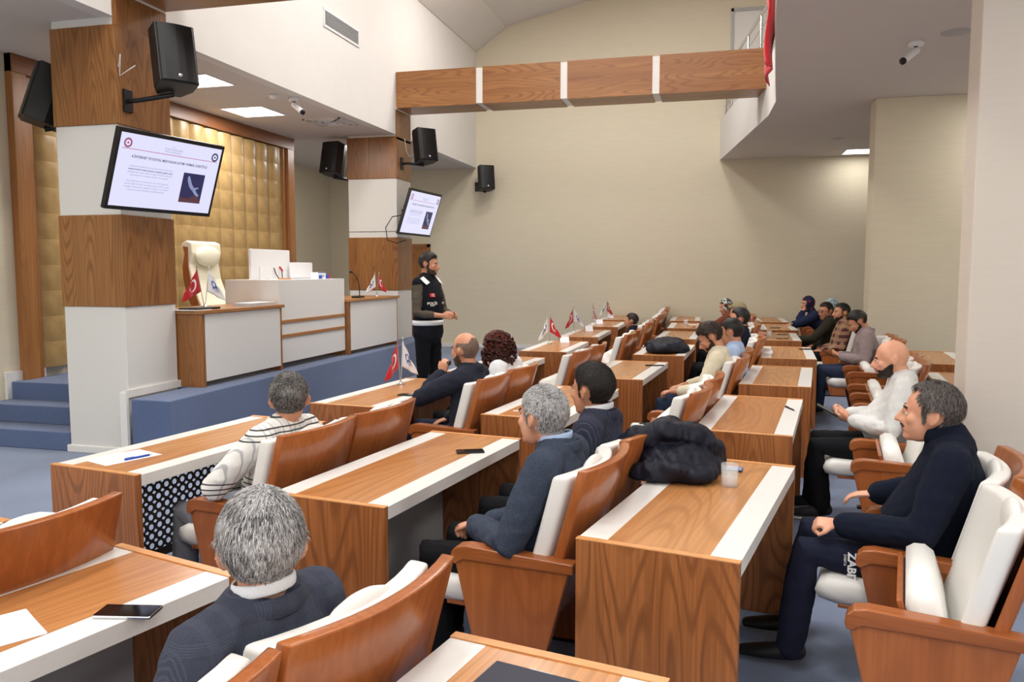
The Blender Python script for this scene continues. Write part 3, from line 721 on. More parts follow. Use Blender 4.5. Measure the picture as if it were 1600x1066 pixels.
name_card('white folded place card beside the flags on the fifth front desk', -2.05, 12.5, R(20))
name_card('white folded place card beside the flags on the sixth front desk', -2.15, 14.3, R(20))
name_card('white folded place card beside the farthest flags', -2.2, 16.15, R(20))
# ================================================================== DESKS
DW, DLn, DH = .57, 1.46, .75
def perforated():
    mb = MB(); p = .0585; r = .0158; n = 12; nx, nz = 23, 10
    y0 = .035; Z0 = .69
    T_ = [(0, 0)]
    for i in range(nx):
        for j in range(nz):
            oy = y0+i*p*1.0; oz = Z0-(j+1)*.054
            yc = oy+p/2; zc = oz+.027
            if j % 2: pass
            sq = []
            for k in range(n):
                a = 2*math.pi*k/n; c_, s_ = math.cos(a), math.sin(a); f = 1/max(abs(c_)/(p/2), abs(s_)/.027)
                sq.append((yc+c_*f, zc+s_*f))
            vs = []
            for k in range(n):
                a = 2*math.pi*k/n
                vs += [(0, sq[k][0], sq[k][1]), (0, yc+r*math.cos(a), zc+r*math.sin(a))]
            mb.add(vs, [(2*k, 2*k+1, (2*k+3) % (2*n), (2*k+2) % (2*n)) for k in range(n)])
    mb.box(-.001, .001, .03, DLn-.03, .1, Z0-nz*.054)
    mb.box(-.001, .001, y0+nx*p, DLn-.03, .1, Z0)
    return mb
M['mesh'] = plain('dark_perforated_metal', (74, 68, 58), .5)
DM_ = {}
def desk_meshes():
    # local frame: x across (stage side 0 .. user side DW), y along, origin at the near stage-side corner on the floor
    def me(mb, name, mat, bevel=0):
        o = mb.build(name, mat, None, bevel); m_ = o.data; bpy.data.objects.remove(o); return m_
    t_ = .03
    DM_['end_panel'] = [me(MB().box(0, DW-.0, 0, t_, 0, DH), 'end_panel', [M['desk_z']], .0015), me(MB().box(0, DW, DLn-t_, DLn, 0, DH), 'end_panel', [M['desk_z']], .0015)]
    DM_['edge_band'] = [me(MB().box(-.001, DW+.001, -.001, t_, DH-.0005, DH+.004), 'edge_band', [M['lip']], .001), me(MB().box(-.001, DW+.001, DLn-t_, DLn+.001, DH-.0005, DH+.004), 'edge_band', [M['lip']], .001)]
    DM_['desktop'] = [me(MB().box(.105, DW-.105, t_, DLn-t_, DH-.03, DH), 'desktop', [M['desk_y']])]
    DM_['rear_strip'] = [me(MB().box(.0, .105, t_, DLn-t_, DH-.03, DH), 'rear_strip', [M['white']], .0015)]
    DM_['front_strip'] = [me(MB().box(DW-.105, DW, t_, DLn-t_, DH-.055, DH), 'front_strip', [M['white']], .002)]
    DM_['modesty_panel'] = [me(MB().box(.06, .08, t_, DLn-t_, .08, DH-.03), 'modesty_panel', [M['grey']])]
    pb = perforated(); pb.v = [(x+.07, y, z) for x, y, z in pb.v]
    DM_['perf'] = me(pb, 'modesty_panel', [M['mesh']])
def desk(label, x, y, rot, row, group=None):
    if not DM_: desk_meshes()
    t = thing('council_desk', label, 'desk', (x, y, 0), R(-rot), group)
    for nm in ('end_panel', 'edge_band', 'desktop', 'rear_strip', 'front_strip', 'modesty_panel'):
        if nm == 'modesty_panel' and row == 'A': link(nm, DM_['perf'], t); continue
        for me in DM_[nm]: link(nm, me, t)
    return t
# name: (x, y, rotation clockwise, stage-side near corner), description
DESKS = {
 'A0': (-3.43, 1.10, 10.5, 'nearest front row desk, only a corner showing at the left edge'),
 'A1': (-3.17, 3.20, 8.5, 'front row desk with a sheet of paper and a blue pen'),
 'A2': (-2.84, 5.18, 6.2, 'front row desk carrying the big flags and a dark phone'),
 'A3': (-2.53, 7.15, 5.0, 'front row desk hidden behind the red haired woman'),
 'A4': (-2.30, 9.21, 1.5, 'fourth front row desk, with a red flag before a white one'),
 'A5': (-2.25, 11.37, 0, 'fifth front row desk, with a broad white flag'),
 'A6': (-2.23, 13.51, -.5, 'sixth front row desk, with a narrow white flag'),
 'A7': (-2.26, 15.52, -2.0, 'front row desk against the back wall'),
 'B1': (-2.38, .90, 15, 'second row desk with a large phone and white paper, nearest the bottom left corner'),
 'B2': (-1.85, 3.01, 8.3, 'second row desk with a single black phone in the centre left of the hall'),
 'B3': (-1.52, 5.05, 7.2, 'second row desk before the navy suited man with black hair'),
 'B4': (-1.21, 7.05, 5.1, 'second row desk with a pen, before the bearded man in cream'),
 'B5': (-.95, 9.12, 3.0, 'second row desk covered by a dark bag'),
 'B6': (-.89, 11.38, 1.5, 'second row desk beyond the dark bag, mostly bare'),
 'B7': (-.85, 13.49, -.5, 'second row desk where the woman in the floral headscarf rests her arm'),
 'B8': (-.93, 15.50, -1.3, 'second row desk against the back wall'),
 'C1': (-.934, .512, 11, 'nearest third row desk with a navy folder, at the bottom edge'),
 'C2': (-.48, 2.76, 11.5, 'third row desk with the black jacket and a water glass'),
 'C3': (-.15, 4.88, 7.5, 'third row desk with a lone dark pen on its white strip'),
 'C4': (.16, 6.96, 6.4, 'bare third row desk beyond the one with the lone pen'),
 'C5': (.44, 9.12, 3.3, 'third row desk with printed sheet on the left and a phone at the right edge'),
 'C6': (.50, 11.47, 2.0, 'third row desk with a glass and two dark phones'),
 'C7': (.64, 13.49, 0, 'third row desk where the woman in navy props her elbow'),
 'C8': (.66, 15.52, -1, 'third row desk against the back wall'),
 'D5': (1.92, 8.98, 6, 'fourth row desk beyond the bald man, its brown end showing'),
 'D4': (1.70, 6.80, 7, 'fourth row desk just behind the near pillar'),
}
for k, (x, y, r_, d_) in DESKS.items(): desk(d_, x, y, r_, k[0])
def on_desk(k, u, v, dz=0):
    x, y, r_, _ = DESKS[k]; a = R(-r_)
    return (x+u*math.cos(a)-v*math.sin(a), y+u*math.sin(a)+v*math.cos(a), .7505+dz)
# ================================================================== CHAIRS
CM = {}
def chair_meshes():
    def me(mb, name, mat, bevel=0, seg=2):
        o = mb.build(name, mat, None, bevel, seg); m_ = o.data; bpy.data.objects.remove(o); return m_
    Wd = .295
    # local: forward -x, y lateral
    def shell(x_in, x_out, zb, zt, w_, th_bottom=None, curve=.055, lean=.32, n=10, nz=6, mat=0):
        mb = MB(); vs = []; fs = []
        def col(off, i, j):
            u = -1+2*i/n; v = j/nz
            z = zb+(zt-zb)*v
            x = .105+lean*(z-zb)+off-curve*u*u*(.55+.45*v)
            return (x, u*w_, z)
        for off in (x_in, x_out):
            for j in range(nz+1):
                for i in range(n+1): vs.append(col(off, i, j))
        N = (n+1)*(nz+1)
        for j in range(nz):
            for i in range(n):
                a = j*(n+1)+i
                fs += [(a, a+1, a+n+2, a+n+1), (N+a, N+a+n+1, N+a+n+2, N+a+1)]
        for i in range(n):
            fs += [(i, N+i, N+i+1, i+1), (nz*(n+1)+i, nz*(n+1)+i+1, N+nz*(n+1)+i+1, N+nz*(n+1)+i)]
        for j in range(nz):
            a = j*(n+1); b_ = a+n+1
            fs += [(a, b_, N+b_, N+a), (a+n, N+a+n, N+b_+n, b_+n)]
        return mb.add(vs, fs, mat, True)
    CM['back_shell'] = me(shell(.0, .042, .34, .955, Wd), 'back_shell', [M['chair']], .006)
    cu = shell(-.068, 0, .40, .925, Wd-.004, curve=.062); cm = me(cu, 'back_cushion', [M['leather']], .018, 3)
    CM['back_cushion'] = cm
    lum = MB().ell((.218, 0, .87), (.036, .15, .080)); CM['lumbar_pad'] = me(lum, 'lumbar_pad', [M['leather']])
    def seat_m():
        mb = MB(); n = 14; pts = []
        prof = [(-.42, .395), (-.405, .43), (-.36, .452), (-.2, .452), (.06, .435), (.10, .40), (.06, .375), (-.2, .355), (-.34, .350), (-.405, .365)]
        ys_ = (-.265, -.245, 0, .245, .265); vs = []; fs = []
        for i, y in enumerate(ys_):
            k = .90 if i in (0, 4) else 1.0
            for x, z in prof:
                xc, zc = -.16, .40
                xx = xc+(x-xc)*(k if i in (0, 4) else 1); zz = zc+(z-zc)*(.55 if i in (0, 4) else 1)
                if i in (0, 4) and x < -.3: xx += .04
                vs.append((xx, y, zz))
        m_ = len(prof)
        for i in range(4):
            for j in range(m_): a = i*m_+j; b_ = i*m_+(j+1) % m_; fs.append((a, b_, b_+m_, a+m_))
        fs.append(tuple(range(m_))[::-1]); fs.append(tuple(range(4*m_, 5*m_)))
        return mb.add(vs, fs, 0, True)
    CM['seat_down'] = me(seat_m(), 'seat_pad', [M['leather']], 0)
    CM['seat_down'].materials[0] = M['leather']
    CM['pan_down'] = me(MB().box(-.33, .08, -.25, .25, .335, .352), 'seat_pan', [M['chair']], .004)
    rot = Matrix.Translation((.03, 0, .40)) @ Matrix.Rotation(R(72), 4, 'Y') @ Matrix.Translation((-.03, 0, -.40))
    f = seat_m(); f.v = [(.03+(x-.03)*.66, y, z-.0) for x, y, z in f.v]; CM['seat_up'] = me(f.xform(rot), 'seat_pad', [M['leather']])
    CM['pan_up'] = me(MB().box(-.24, .06, -.25, .25, .330, .348).xform(rot), 'seat_pan', [M['chair']], .004)
    # side panel: inverted trapezoid, and armrest rail with rounded nose
    arm = MB(); arm.prism([(z, x) for x, z in [(-.12, .0), (.07, 0), (.225, .575), (-.225, .575), (-.252, .55)]][::-1], 'y', -.022, .022)
    arm.v = [(z_, y_, x_) for x_, y_, z_ in arm.v]
    CM['side_panel'] = me(arm, 'side_panel', [M['chair']], .006)
    rail = MB(); pf = [(.245, .606), (-.20, .622), (-.242, .614), (-.262, .594), (-.268, .568), (-.262, .548), (-.244, .542), (-.232, .552), (-.212, .564), (.245, .566)]
    rail.prism([(z, x) for x, z in pf], 'y', -.034, .034); rail.v = [(z_, y_, x_) for x_, y_, z_ in rail.v]
    CM['armrest'] = me(rail, 'armrest', [M['arm']], .007, 3)
    CM['foot'] = me(MB().box(-.19, .08, -.03, .03, 0, .012), 'foot_plate', [M['blackm']])
    CM['brk'] = me(MB().tube([(.02, -.27, .40), (.02, .27, .40)], [.014, .014], n=8), 'pivot_rod', [M['blackm']])
def chair(label, x, y, rot, down, far_arm, group='theatre chairs of the council rows'):
    if not CM: chair_meshes()
    t = thing('theatre_chair', label, 'chair', (x, y, 0), R(-rot), group)
    link('back_shell', CM['back_shell'], t); link('back_cushion', CM['back_cushion'], t)
    link('lumbar_pad', CM['lumbar_pad'], t)
    link('seat_pad', CM['seat_down' if down else 'seat_up'], t); link('seat_pan', CM['pan_down' if down else 'pan_up'], t); link('pivot_rod', CM['brk'], t)
    for s_ in ((-1, 1) if far_arm else (-1,)):
        for nm, k in (('side_panel', 'side_panel'), ('armrest', 'armrest'), ('foot_plate', 'foot')):
            o = link(nm, CM[k], t); o.location.y = s_*.305
    return t
BACK = {'A': 1.27, 'B': 1.40, 'C': 1.45, 'D': 1.45}; VN = {'A': (.50, 1.11), 'B': (.40, 1.01), 'C': (.46, 1.07), 'B1': (.56, 1.17), 'A0': (.50, 1.11)}
SEATED = {('A1', 0): 'the striped shirt', ('B1', 1): 'the nearest grey haired man', ('B2', 0): 'the slate blue blazer', ('B2', 1): 'the navy pinstripe suit',
 ('A2', 0): 'the balding man in the dark suit', ('A2', 1): 'the woman with red curls', ('B4', 0): 'the bearded man in the cream sweater', ('B4', 1): 'the person in light blue next to the bearded man', ('B5', 1): 'the dark haired man in navy',
 ('B6', 0): 'the woman in the olive headscarf', ('B7', 0): 'the woman in the floral headscarf', ('C2', 1): 'the man in the navy fleece', ('C3', 1): 'the bald man in the pale shirt', ('C5', 1): 'the man in the mauve blazer', ('C6', 0): 'the man in the plaid shirt', ('C6', 1): 'the man in glasses',
 ('C7', 0): 'the woman in the silvery headscarf', ('C7', 1): 'the woman leaning on her hand', ('A5', 0): 'the low slumped dark haired person'}
ROWN = {'A': 'front row', 'B': 'second row', 'C': 'third row', 'D': 'fourth row'}
SHORT = {'A0': 'the desk corner at the left edge', 'A1': 'the desk with paper and blue pen', 'A2': 'the desk with the big flags', 'A3': 'the desk beyond the red haired woman', 'A4': 'the desk with the red flag in front', 'A5': 'the desk with the broad white flag', 'A6': 'the desk with the narrow white flag', 'A7': 'the last front desk by the wall',
 'B1': 'the desk with the large phone', 'B2': 'the desk with the single black phone', 'B3': 'the desk before the navy suited man', 'B4': 'the desk before the bearded man', 'B5': 'the desk under the dark bag', 'B6': 'the bare desk beyond the dark bag', 'B7': 'the desk of the floral headscarf woman', 'B8': 'the last second row desk by the wall',
 'C1': 'the desk with the navy folder', 'C2': 'the desk with the black jacket', 'C3': 'the desk with the lone pen', 'C4': 'the bare desk beyond the lone pen', 'C5': 'the desk with the printed sheet', 'C6': 'the desk with two dark phones', 'C7': 'the desk of the woman in navy', 'C8': 'the last third row desk by the wall'}
CH = {}
for k, (x, y, r_, d_) in DESKS.items():
    if k[0] == 'D': continue
    for i in (0, 1):
        px, py, _ = on_desk(k, BACK[k[0]]-.30-(.07 if k == 'C6' else 0), VN.get(k, VN[k[0]])[i])
        who = SEATED.get((k, i))
        lb = ('%s chair under %s' % (ROWN[k[0]], who)) if who else ('empty %s chair, %s of two at %s' % (ROWN[k[0]], 'nearer' if i == 0 else 'farther', SHORT[k]))
        if k == 'C1' : 
            continue
        CH[(k, i)] = (px, py, r_)
        chair(lb, px, py, r_, who is not None, i == 1)
px, py, _ = on_desk('C1', BACK['C']-.30, VN['C'][1]+.1)
# ================================================================== PEOPLE
def cmat(name, c1, c2=None, scale=240, amt=.12, wr=.5, kind=None, extra=None):
    m = fabric(name, c1, amt, scale, wr=wr)
    nt = m.node_tree; b = nt.nodes['Principled BSDF']; base = b.inputs['Base Color'].links[0].from_socket
    o = sepxyz(nt)
    if kind == 'pinstripe':
        mk_ = lines_mask(nt, o[1], (.0,), .0012, .016)
        nt.links.new(mixc(nt, mathn(nt, 'MULTIPLY', mk_, .5), base, lin(c2)), b.inputs['Base Color'])
    elif kind == 'check':
        m1 = lines_mask(nt, o[1], (.0, .005, .010), .0011, .062); m2 = lines_mask(nt, o[2], (.0, .005, .010), .0011, .07)
        nt.links.new(mixc(nt, mathn(nt, 'MULTIPLY', mathn(nt, 'MAXIMUM', m1, m2), .16), base, lin(c2)), b.inputs['Base Color'])
    elif kind == 'plaid':
        m1 = mathn(nt, 'GREATER_THAN', mathn(nt, 'PINGPONG', o[1], .045), .022); m2 = mathn(nt, 'GREATER_THAN', mathn(nt, 'PINGPONG', o[2], .045), .022)
        a = mixc(nt, mathn(nt, 'MULTIPLY', m1, .6), base, lin(c2)); nt.links.new(mixc(nt, mathn(nt, 'MULTIPLY', m2, .6), a, lin(c2)), b.inputs['Base Color'])
    elif kind == 'stripes':
        bk = lines_mask(nt, o[2], (.02, .045, .07), .0035, .34)
        gy = lines_mask(nt, o[1], (.02, .05, .085), .003, .22)
        a = mixc(nt, mathn(nt, 'MULTIPLY', gy, .5), base, lin((120, 120, 134))); nt.links.new(mixc(nt, mathn(nt, 'MULTIPLY', bk, .92), a, lin((30, 32, 38))), b.inputs['Base Color'])
    elif kind == 'floral':
        v = nd(nt, 'ShaderNodeTexVoronoi', Scale=float(scale)); nt.links.new(coords(nt), v.inputs['Vector'])
        sp = nt.nodes.new('ShaderNodeSeparateXYZ'); nt.links.new(v.outputs['Color'], sp.inputs[0])
        st_ = [(i/len(extra), lin(c)) for i, c in enumerate(extra)]
        nt.links.new(ramp(nt, sp.outputs[0], st_, 'CONSTANT'), b.inputs['Base Color'])
    return m
def skin(name, c, red=.0):
    m, nt, b = newmat(name); c = lin(c)
    n = nd(nt, 'ShaderNodeTexNoise', Scale=14., Detail=4.); nt.links.new(coords(nt), n.inputs['Vector'])
    lo = (c[0]*.90, c[1]*.80, c[2]*.76, 1)
    nt.links.new(ramp(nt, n.outputs[0], [(.35, lo), (.62, c)]), b.inputs['Base Color'])
    b.inputs['Roughness'].default_value = .48; b.inputs['Subsurface Weight'].default_value = .08; b.inputs['Subsurface Radius'].default_value = (.01, .004, .002); b.inputs['Subsurface Scale'].default_value = .6
    n2 = nd(nt, 'ShaderNodeTexNoise', Scale=160., Detail=2.); nt.links.new(coords(nt), n2.inputs['Vector']); bump(nt, b, n2.outputs[0], .12, .001)
    return m
SK = {'a': skin('warm_skin', (226, 168, 138)), 'b': skin('tan_skin', (206, 148, 116)), 'c': skin('olive_skin', (190, 134, 104))}
LIPS = plain('lip_skin', (176, 98, 88), .45); EYEW = plain('eye_white', (226, 222, 216), .25); IRIS = plain('dark_iris', (34, 24, 18), .2)
def hairmat(name, dark, light, mixp=.5, streak=True):
    m, nt, b = newmat(name)
    at = nt.nodes.new('ShaderNodeAttribute'); at.attribute_name = 'rnd'
    n = nd(nt, 'ShaderNodeTexNoise', Scale=1.0, Detail=3.); nt.links.new(coords(nt, (160, 160, 34)), n.inputs['Vector'])
    n3 = nd(nt, 'ShaderNodeTexNoise', Scale=16., Detail=2.); nt.links.new(coords(nt), n3.inputs['Vector'])
    f = mathn(nt, 'ADD', mathn(nt, 'MULTIPLY', n.outputs[0], .55), mathn(nt, 'ADD', mathn(nt, 'MULTIPLY', at.outputs['Fac'], .35), mathn(nt, 'MULTIPLY', n3.outputs[0], .35)))
    nt.links.new(ramp(nt, f, [(max(0, mixp-.16), lin(dark)), (min(1, mixp+.2), lin(light))]), b.inputs['Base Color'])
    b.inputs['Roughness'].default_value = .5; b.inputs['Specular IOR Level'].default_value = .35
    bump(nt, b, n.outputs[0], .5, .004); return m
HM = {'grey': hairmat('grey_hair', (58, 56, 56), (214, 212, 212), .58), 'grey2': hairmat('mid_grey_hair', (50, 46, 44), (176, 172, 168), .66), 'salt': hairmat('dark_greying_hair', (54, 46, 42), (140, 132, 128), .68),
      'black': hairmat('black_hair', (20, 17, 16), (48, 42, 40), .6), 'brown': hairmat('dark_brown_hair', (30, 20, 15), (64, 46, 36), .6), 'red': hairmat('dark_red_curls', (52, 18, 12), (136, 58, 36), .62),
      'stub': hairmat('cropped_dark_hair', (92, 76, 66), (132, 110, 96), .6), 'beard': hairmat('dark_beard', (26, 20, 18), (58, 46, 42), .6), 'sbeard': hairmat('short_brown_beard', (52, 40, 34), (96, 76, 64), .6), 'gbeard': hairmat('greying_beard', (44, 38, 36), (130, 122, 116), .66)}
def remesh(mb, vox, smooth=4, fac=.5):
    me = mb.mesh('tmp', []); o = bpy.data.objects.new('tmp', me); C.objects.link(o)
    r = o.modifiers.new('r', 'REMESH'); r.mode = 'VOXEL'; r.voxel_size = vox; r.use_smooth_shade = True
    if smooth: sm = o.modifiers.new('s', 'SMOOTH'); sm.iterations = smooth; sm.factor = fac
    dg = bpy.context.evaluated_depsgraph_get(); out = bpy.data.meshes.new_from_object(o.evaluated_get(dg))
    bpy.data.objects.remove(o); bpy.data.meshes.remove(me)
    out.polygons.foreach_set('use_smooth', [True]*len(out.polygons)); return out
def npverts(me):
    a = np.empty(len(me.vertices)*3); me.vertices.foreach_get('co', a); return a.reshape(-1, 3)
def npnorm(me):
    a = np.empty(len(me.vertices)*3); me.vertex_normals.foreach_get('vector', a); return a.reshape(-1, 3)
def sstep(x): x = np.clip(x, 0, 1); return x*x*(3-2*x)
def vnoise(P, f, seed=0):
    r = np.random.default_rng(seed); out = np.zeros(len(P))
    for k in range(5):
        d = r.normal(size=3); out += np.sin(P @ (d*f)+r.uniform(0, 6.28))
    return out/5
def head_mb(mb, Hm, s, female=False, ears=True, neck=None):
    """Hm maps head space (forward -x, left -y, up z, origin at skull centre) to the body frame"""
    h = MB()
    h.ell((.016, 0, .022), (.097, .078, .095), n=20, m=14)
    h.ell((-.028, 0, -.040), (.060, .060, .078), n=16, m=12)
    h.ell((.01, 0, -.02), (.07, .072, .06))
    h.ell((-.062, 0, -.098), (.026, .028, .020)); h.ell((-.03, 0, -.088), (.045, .048, .03))
    h.tube([(-.076, -.030, .012), (-.083, 0, .012), (-.076, .030, .012)], [.011, .012, .011], n=8)
    h.tube([(-.086, 0, .006), (-.101, 0, -.016), (-.111, 0, -.035)], [.0075, .0095, .0125], n=10)
    h.ell((-.095, -.011, -.040), (.009, .008, .008)); h.ell((-.095, .011, -.040), (.009, .008, .008))
    for sg in (-1, 1): h.ell((-.055, sg*.040, -.026), (.024, .022, .024))
    h.ell((-.088, 0, -.060), (.008, .022, .006)); h.ell((-.086, 0, -.070), (.009, .019, .007)); h.ell((-.074, 0, -.066), (.018, .03, .022))
    if ears:
        for sg in (-1, 1):
            h.tube([(.022, sg*.078, .016), (.034, sg*.088, .012), (.036, sg*.090, -.006), (.026, sg*.084, -.026), (.014, sg*.078, -.036)], [.007, .008, .008, .008, .007], n=8)
            h.ell((.018, sg*.078, -.008), (.016, .007, .024)); h.ell((.008, sg*.080, -.006), (.007, .006, .008))
    h.v = [tuple(Hm @ (Vector(v)*s)) for v in h.v]
    mb.add(h.v, h.f, 0, True)
def hand_mb(mb, wrist, fwd, nrm, s, side, curl=.5, spread=.0):
    """palm from the wrist along fwd; nrm points out of the back of the hand; side=+1 puts the thumb toward fwd x nrm"""
    f = Vector(fwd).normalized(); n = Vector(nrm); n = (n-f*n.dot(f)).normalized(); t = f.cross(n)*side
    w = Vector(wrist)
    mb.tube([w-f*.02*s, w+f*.03*s, w+f*.075*s], [(.026*s, .019*s), (.036*s, .016*s), (.038*s, .013*s)], n=10, lat=t)
    for i, (off, ln) in enumerate(((.030, .070), (.010, .078), (-.010, .072), (-.029, .058))):
        b = w+f*.082*s+t*off*s; a1 = curl*.9; p = [b-f*.03*s, b]
        ang = 0
        for seg, q in ((.45, .9), (.32, 1.5), (.23, 1.1)):
            ang += curl*q
            d = f*math.cos(ang)-n*math.sin(ang)+t*spread*off*8
            p.append(p[-1]+d.normalized()*ln*seg*s)
        mb.tube(p, [.0095*s, .0092*s, .0085*s, .008*s, .0068*s], n=7, lat=t)
    b = w+f*.028*s+t*.028*s
    d1 = (f*.75+t*.62-n*.35*(curl+.3)).normalized(); d2 = (f*.95+t*.15-n*.45*(curl+.3)).normalized()
    mb.tube([w+f*.01*s+t*.012*s, b, b+d1*.034*s, b+d1*.034*s+d2*.030*s], [.014*s, .0125*s, .0105*s, .0085*s], n=8)
def person(label, x, y, rot, zoff=0, S_=1.0, vox=.010, sk='a', head=(0, 0, 0), hc=None, lean=0., hair=None, arms=None, top=None, bottom=None, feet=True, torso=1.0, cloth_kind='jacket',
           beard=None, scarf=None, group=None, legs=None, face=True, extra=None, strands=0, shirt=None, shoes='black', stand=False, belly=0., glasses=False, brow='black', hands=True, mous=None):
    t = thing('person', label, 'person', (x, y, zoff), R(-rot), group)
    s = S_
    V = Vector
    # ---- joints (forward -x, left -y)
    if stand:
        pel = V((0, 0, .98)); hips = [V((0, -.10, .95)), V((0, .10, .95))]
        knees = [V((-.03, -.10, .52)), V((.0, .11, .52))]; ank = [V((.02, -.11, .09)), V((.03, .12, .09))]
        chest = V((.0, 0, 1.33)); sh = 1.50; neck = V((.015, 0, 1.57)); hd = V((-.03, 0, 1.70))
    else:
        pel = V((.0, 0, .52)); hips = [V((-.02, -.10, .50)), V((-.02, .10, .50))]
        knees = [V((-.47, -.13, .52)), V((-.47, .13, .52))]; ank = [V((-.50, -.12, .10)), V((-.50, .12, .10))]
        chest = V((.045+lean*.55, 0, .80)); sh = .955-abs(lean)*.08; neck = V((.06+lean, 0, 1.01-abs(lean)*.12)); hd = V((.015+lean*1.15, 0, 1.125-abs(lean)*.15))
    if legs:
        for i in (0, 1):
            if legs.get('k%d' % i): knees[i] = V(legs['k%d' % i])
            if legs.get('a%d' % i): ank[i] = V(legs['a%d' % i])
    if hc: hd = V(hc); 
    shc = V((neck.x-.005, 0, sh)); SW = .17
    shs = [shc+V((0, -SW, -.01)), shc+V((0, SW, -.01))]
    A = arms or {}
    el = [V(A.get('e0', (shs[0].x-.05, -.25, sh-.30))), V(A.get('e1', (shs[1].x-.05, .25, sh-.30)))]
    wr_ = [V(A.get('w0', (-.22, -.10, .60))), V(A.get('w1', (-.22, .10, .60)))]
    hf = [V(A.get('f0', (wr_[0]-el[0]))), V(A.get('f1', (wr_[1]-el[1])))]
    hn = [V(A.get('n0', (0, 0, 1))), V(A.get('n1', (0, 0, 1)))]
    curl = A.get('curl', (.45, .45))
    yaw, pit, roll = head
    Hm = Matrix.Translation(hd) @ Matrix.Rotation(R(yaw), 4, 'Z') @ Matrix.Rotation(R(-pit), 4, 'Y') @ Matrix.Rotation(R(roll), 4, 'X')
    hs = 1.055 if not stand else 1.04
    mid = pel.lerp(chest, .5)+V((-.02-belly, 0, 0))
    tor = [(pel+V((0, 0, -.04)), .165, .115), (pel+V((0, 0, .06)), .163, .122+belly*.4), (mid, .152, .115+belly), (chest, .170, .122+belly*.3), (shc+V((.0, 0, -.06)), .175, .105), (shc+V((0, 0, .012)), .125, .075), (neck+V((0, 0, .0)), .062, .058)]
    def torso_mb(mb, g, upto=None, sgl=1.0):
        T_ = tor if upto is None else tor[:upto]
        mb.tube([a for a, _, _ in T_], [((ra*torso+g)*sgl, rb*torso+g) for _, ra, rb in T_], n=20, lat=(0, 1, 0))
    body = MB(); torso_mb(body, -.006)
    nb = Hm @ V((.028, 0, -.055)); body.tube([neck+V((.01, 0, -.05)), neck.lerp(nb, .5), nb], [.062, .056, .055], n=14, lat=(0, 1, 0))
    head_mb(body, Hm, hs, ears=scarf is None)
    for i in (0, 1):
        body.tube([shs[i], shs[i].lerp(el[i], .5), el[i], el[i].lerp(wr_[i], .45), wr_[i]], [.052, .046, .040, .036, .026], n=10)
        if hands: hand_mb(body, wr_[i], hf[i], hn[i], 1.0, (-1 if i == 0 else 1)*(A.get('flip', (1, 1))[i]), curl[i])
        body.tube([hips[i], hips[i].lerp(knees[i], .5), knees[i], knees[i].lerp(ank[i], .4), ank[i]], [.085, .072, .055, .052, .036], n=10)
        body.tube([ank[i]+V((.03, 0, -.03)), ank[i]+V((-.06, 0, -.05)), ank[i]+V((-.15, 0, -.065))], [.03, .03, .02], n=8)
    bm_ = remesh(body, vox, 3, .5); bm_.name = 'body'
    P = npverts(bm_); N_ = npnorm(bm_)
    Hi = np.array(Hm.inverted()); HP = (P @ Hi[:3, :3].T+Hi[:3, 3])/hs
    bm_.materials.append(SK[sk]); bm_.materials.append(LIPS)
    nf = len(bm_.polygons); cen = np.empty(nf*3); bm_.polygons.foreach_get('center', cen); cen = cen.reshape(-1, 3); HC = (cen @ Hi[:3, :3].T+Hi[:3, 3])/hs
    lips = (HC[:, 0] < -.085) & (np.abs(HC[:, 1]) < .021) & (HC[:, 2] < -.054) & (HC[:, 2] > -.076)
    bm_.polygons.foreach_set('material_index', lips.astype(int))
    bo = link('body', bm_, t)
    # ---- eyes, brows
    if face:
        for sg in (-1, 1):
            e = MB().ell((0, 0, 0), (.0085, .0125, .0075), n=12, m=8); e.v = [tuple(Hm @ ((V(v)+V((-.0765, sg*.030, -.006)))*hs)) for v in e.v]; eo = e.build('eye', EYEW, bo)
            ir = MB().ell((0, 0, 0), (.004, .0055, .0055), n=10, m=6); ir.v = [tuple(Hm @ ((V(v)+V((-.0822, sg*.030, -.006)))*hs)) for v in ir.v]; ir.build('iris', IRIS, bo)
            lid = MB().tube([(-.081, sg*.019, .0), (-.0855, sg*.030, .0025), (-.077, sg*.043, -.001)], [.0030]*3, n=6); lid.v = [tuple(Hm @ (V(v)*hs)) for v in lid.v]; lid.build('eyelid', SK[sk], bo)
            br = MB().tube([(-.0865, sg*.012, .015), (-.0885, sg*.030, .021), (-.075, sg*.048, .016)], [(.0045, .0022)]*3, n=6, lat=(0, 0, 1)); br.v = [tuple(Hm @ (V(v)*hs)) for v in br.v]; br.build('eyebrow', HM[brow], bo)
    # ---- shells grown on the skin: hair, beard, scarf
    def shell(name, thick, mat, nz=0, nf_=60, extra_strands=0, comb='down', slen=.022, parent=t, swid=.0009):
        tv = np.zeros(len(bm_.loops), int); bm_.loops.foreach_get('vertex_index', tv)
        keep = [p for p in bm_.polygons if all(thick[v] > 0 for v in p.vertices)]
        if not keep: return
        idx = {}; vs = []; fs = []
        D = thick+(nz*vnoise(P, nf_, 3)*sstep(thick/.01) if nz else 0)
        Q = P+N_*np.maximum(D, .0008)[:, None]
        for p in keep:
            f = []
            for v in p.vertices:
                if v not in idx: idx[v] = len(vs); vs.append(tuple(Q[v]))
                f.append(idx[v])
            fs.append(tuple(f))
        mb = MB(); mb.add(vs, fs, 0, True)
        o = mb.build(name, mat, parent, fix=False)
        me = o.data
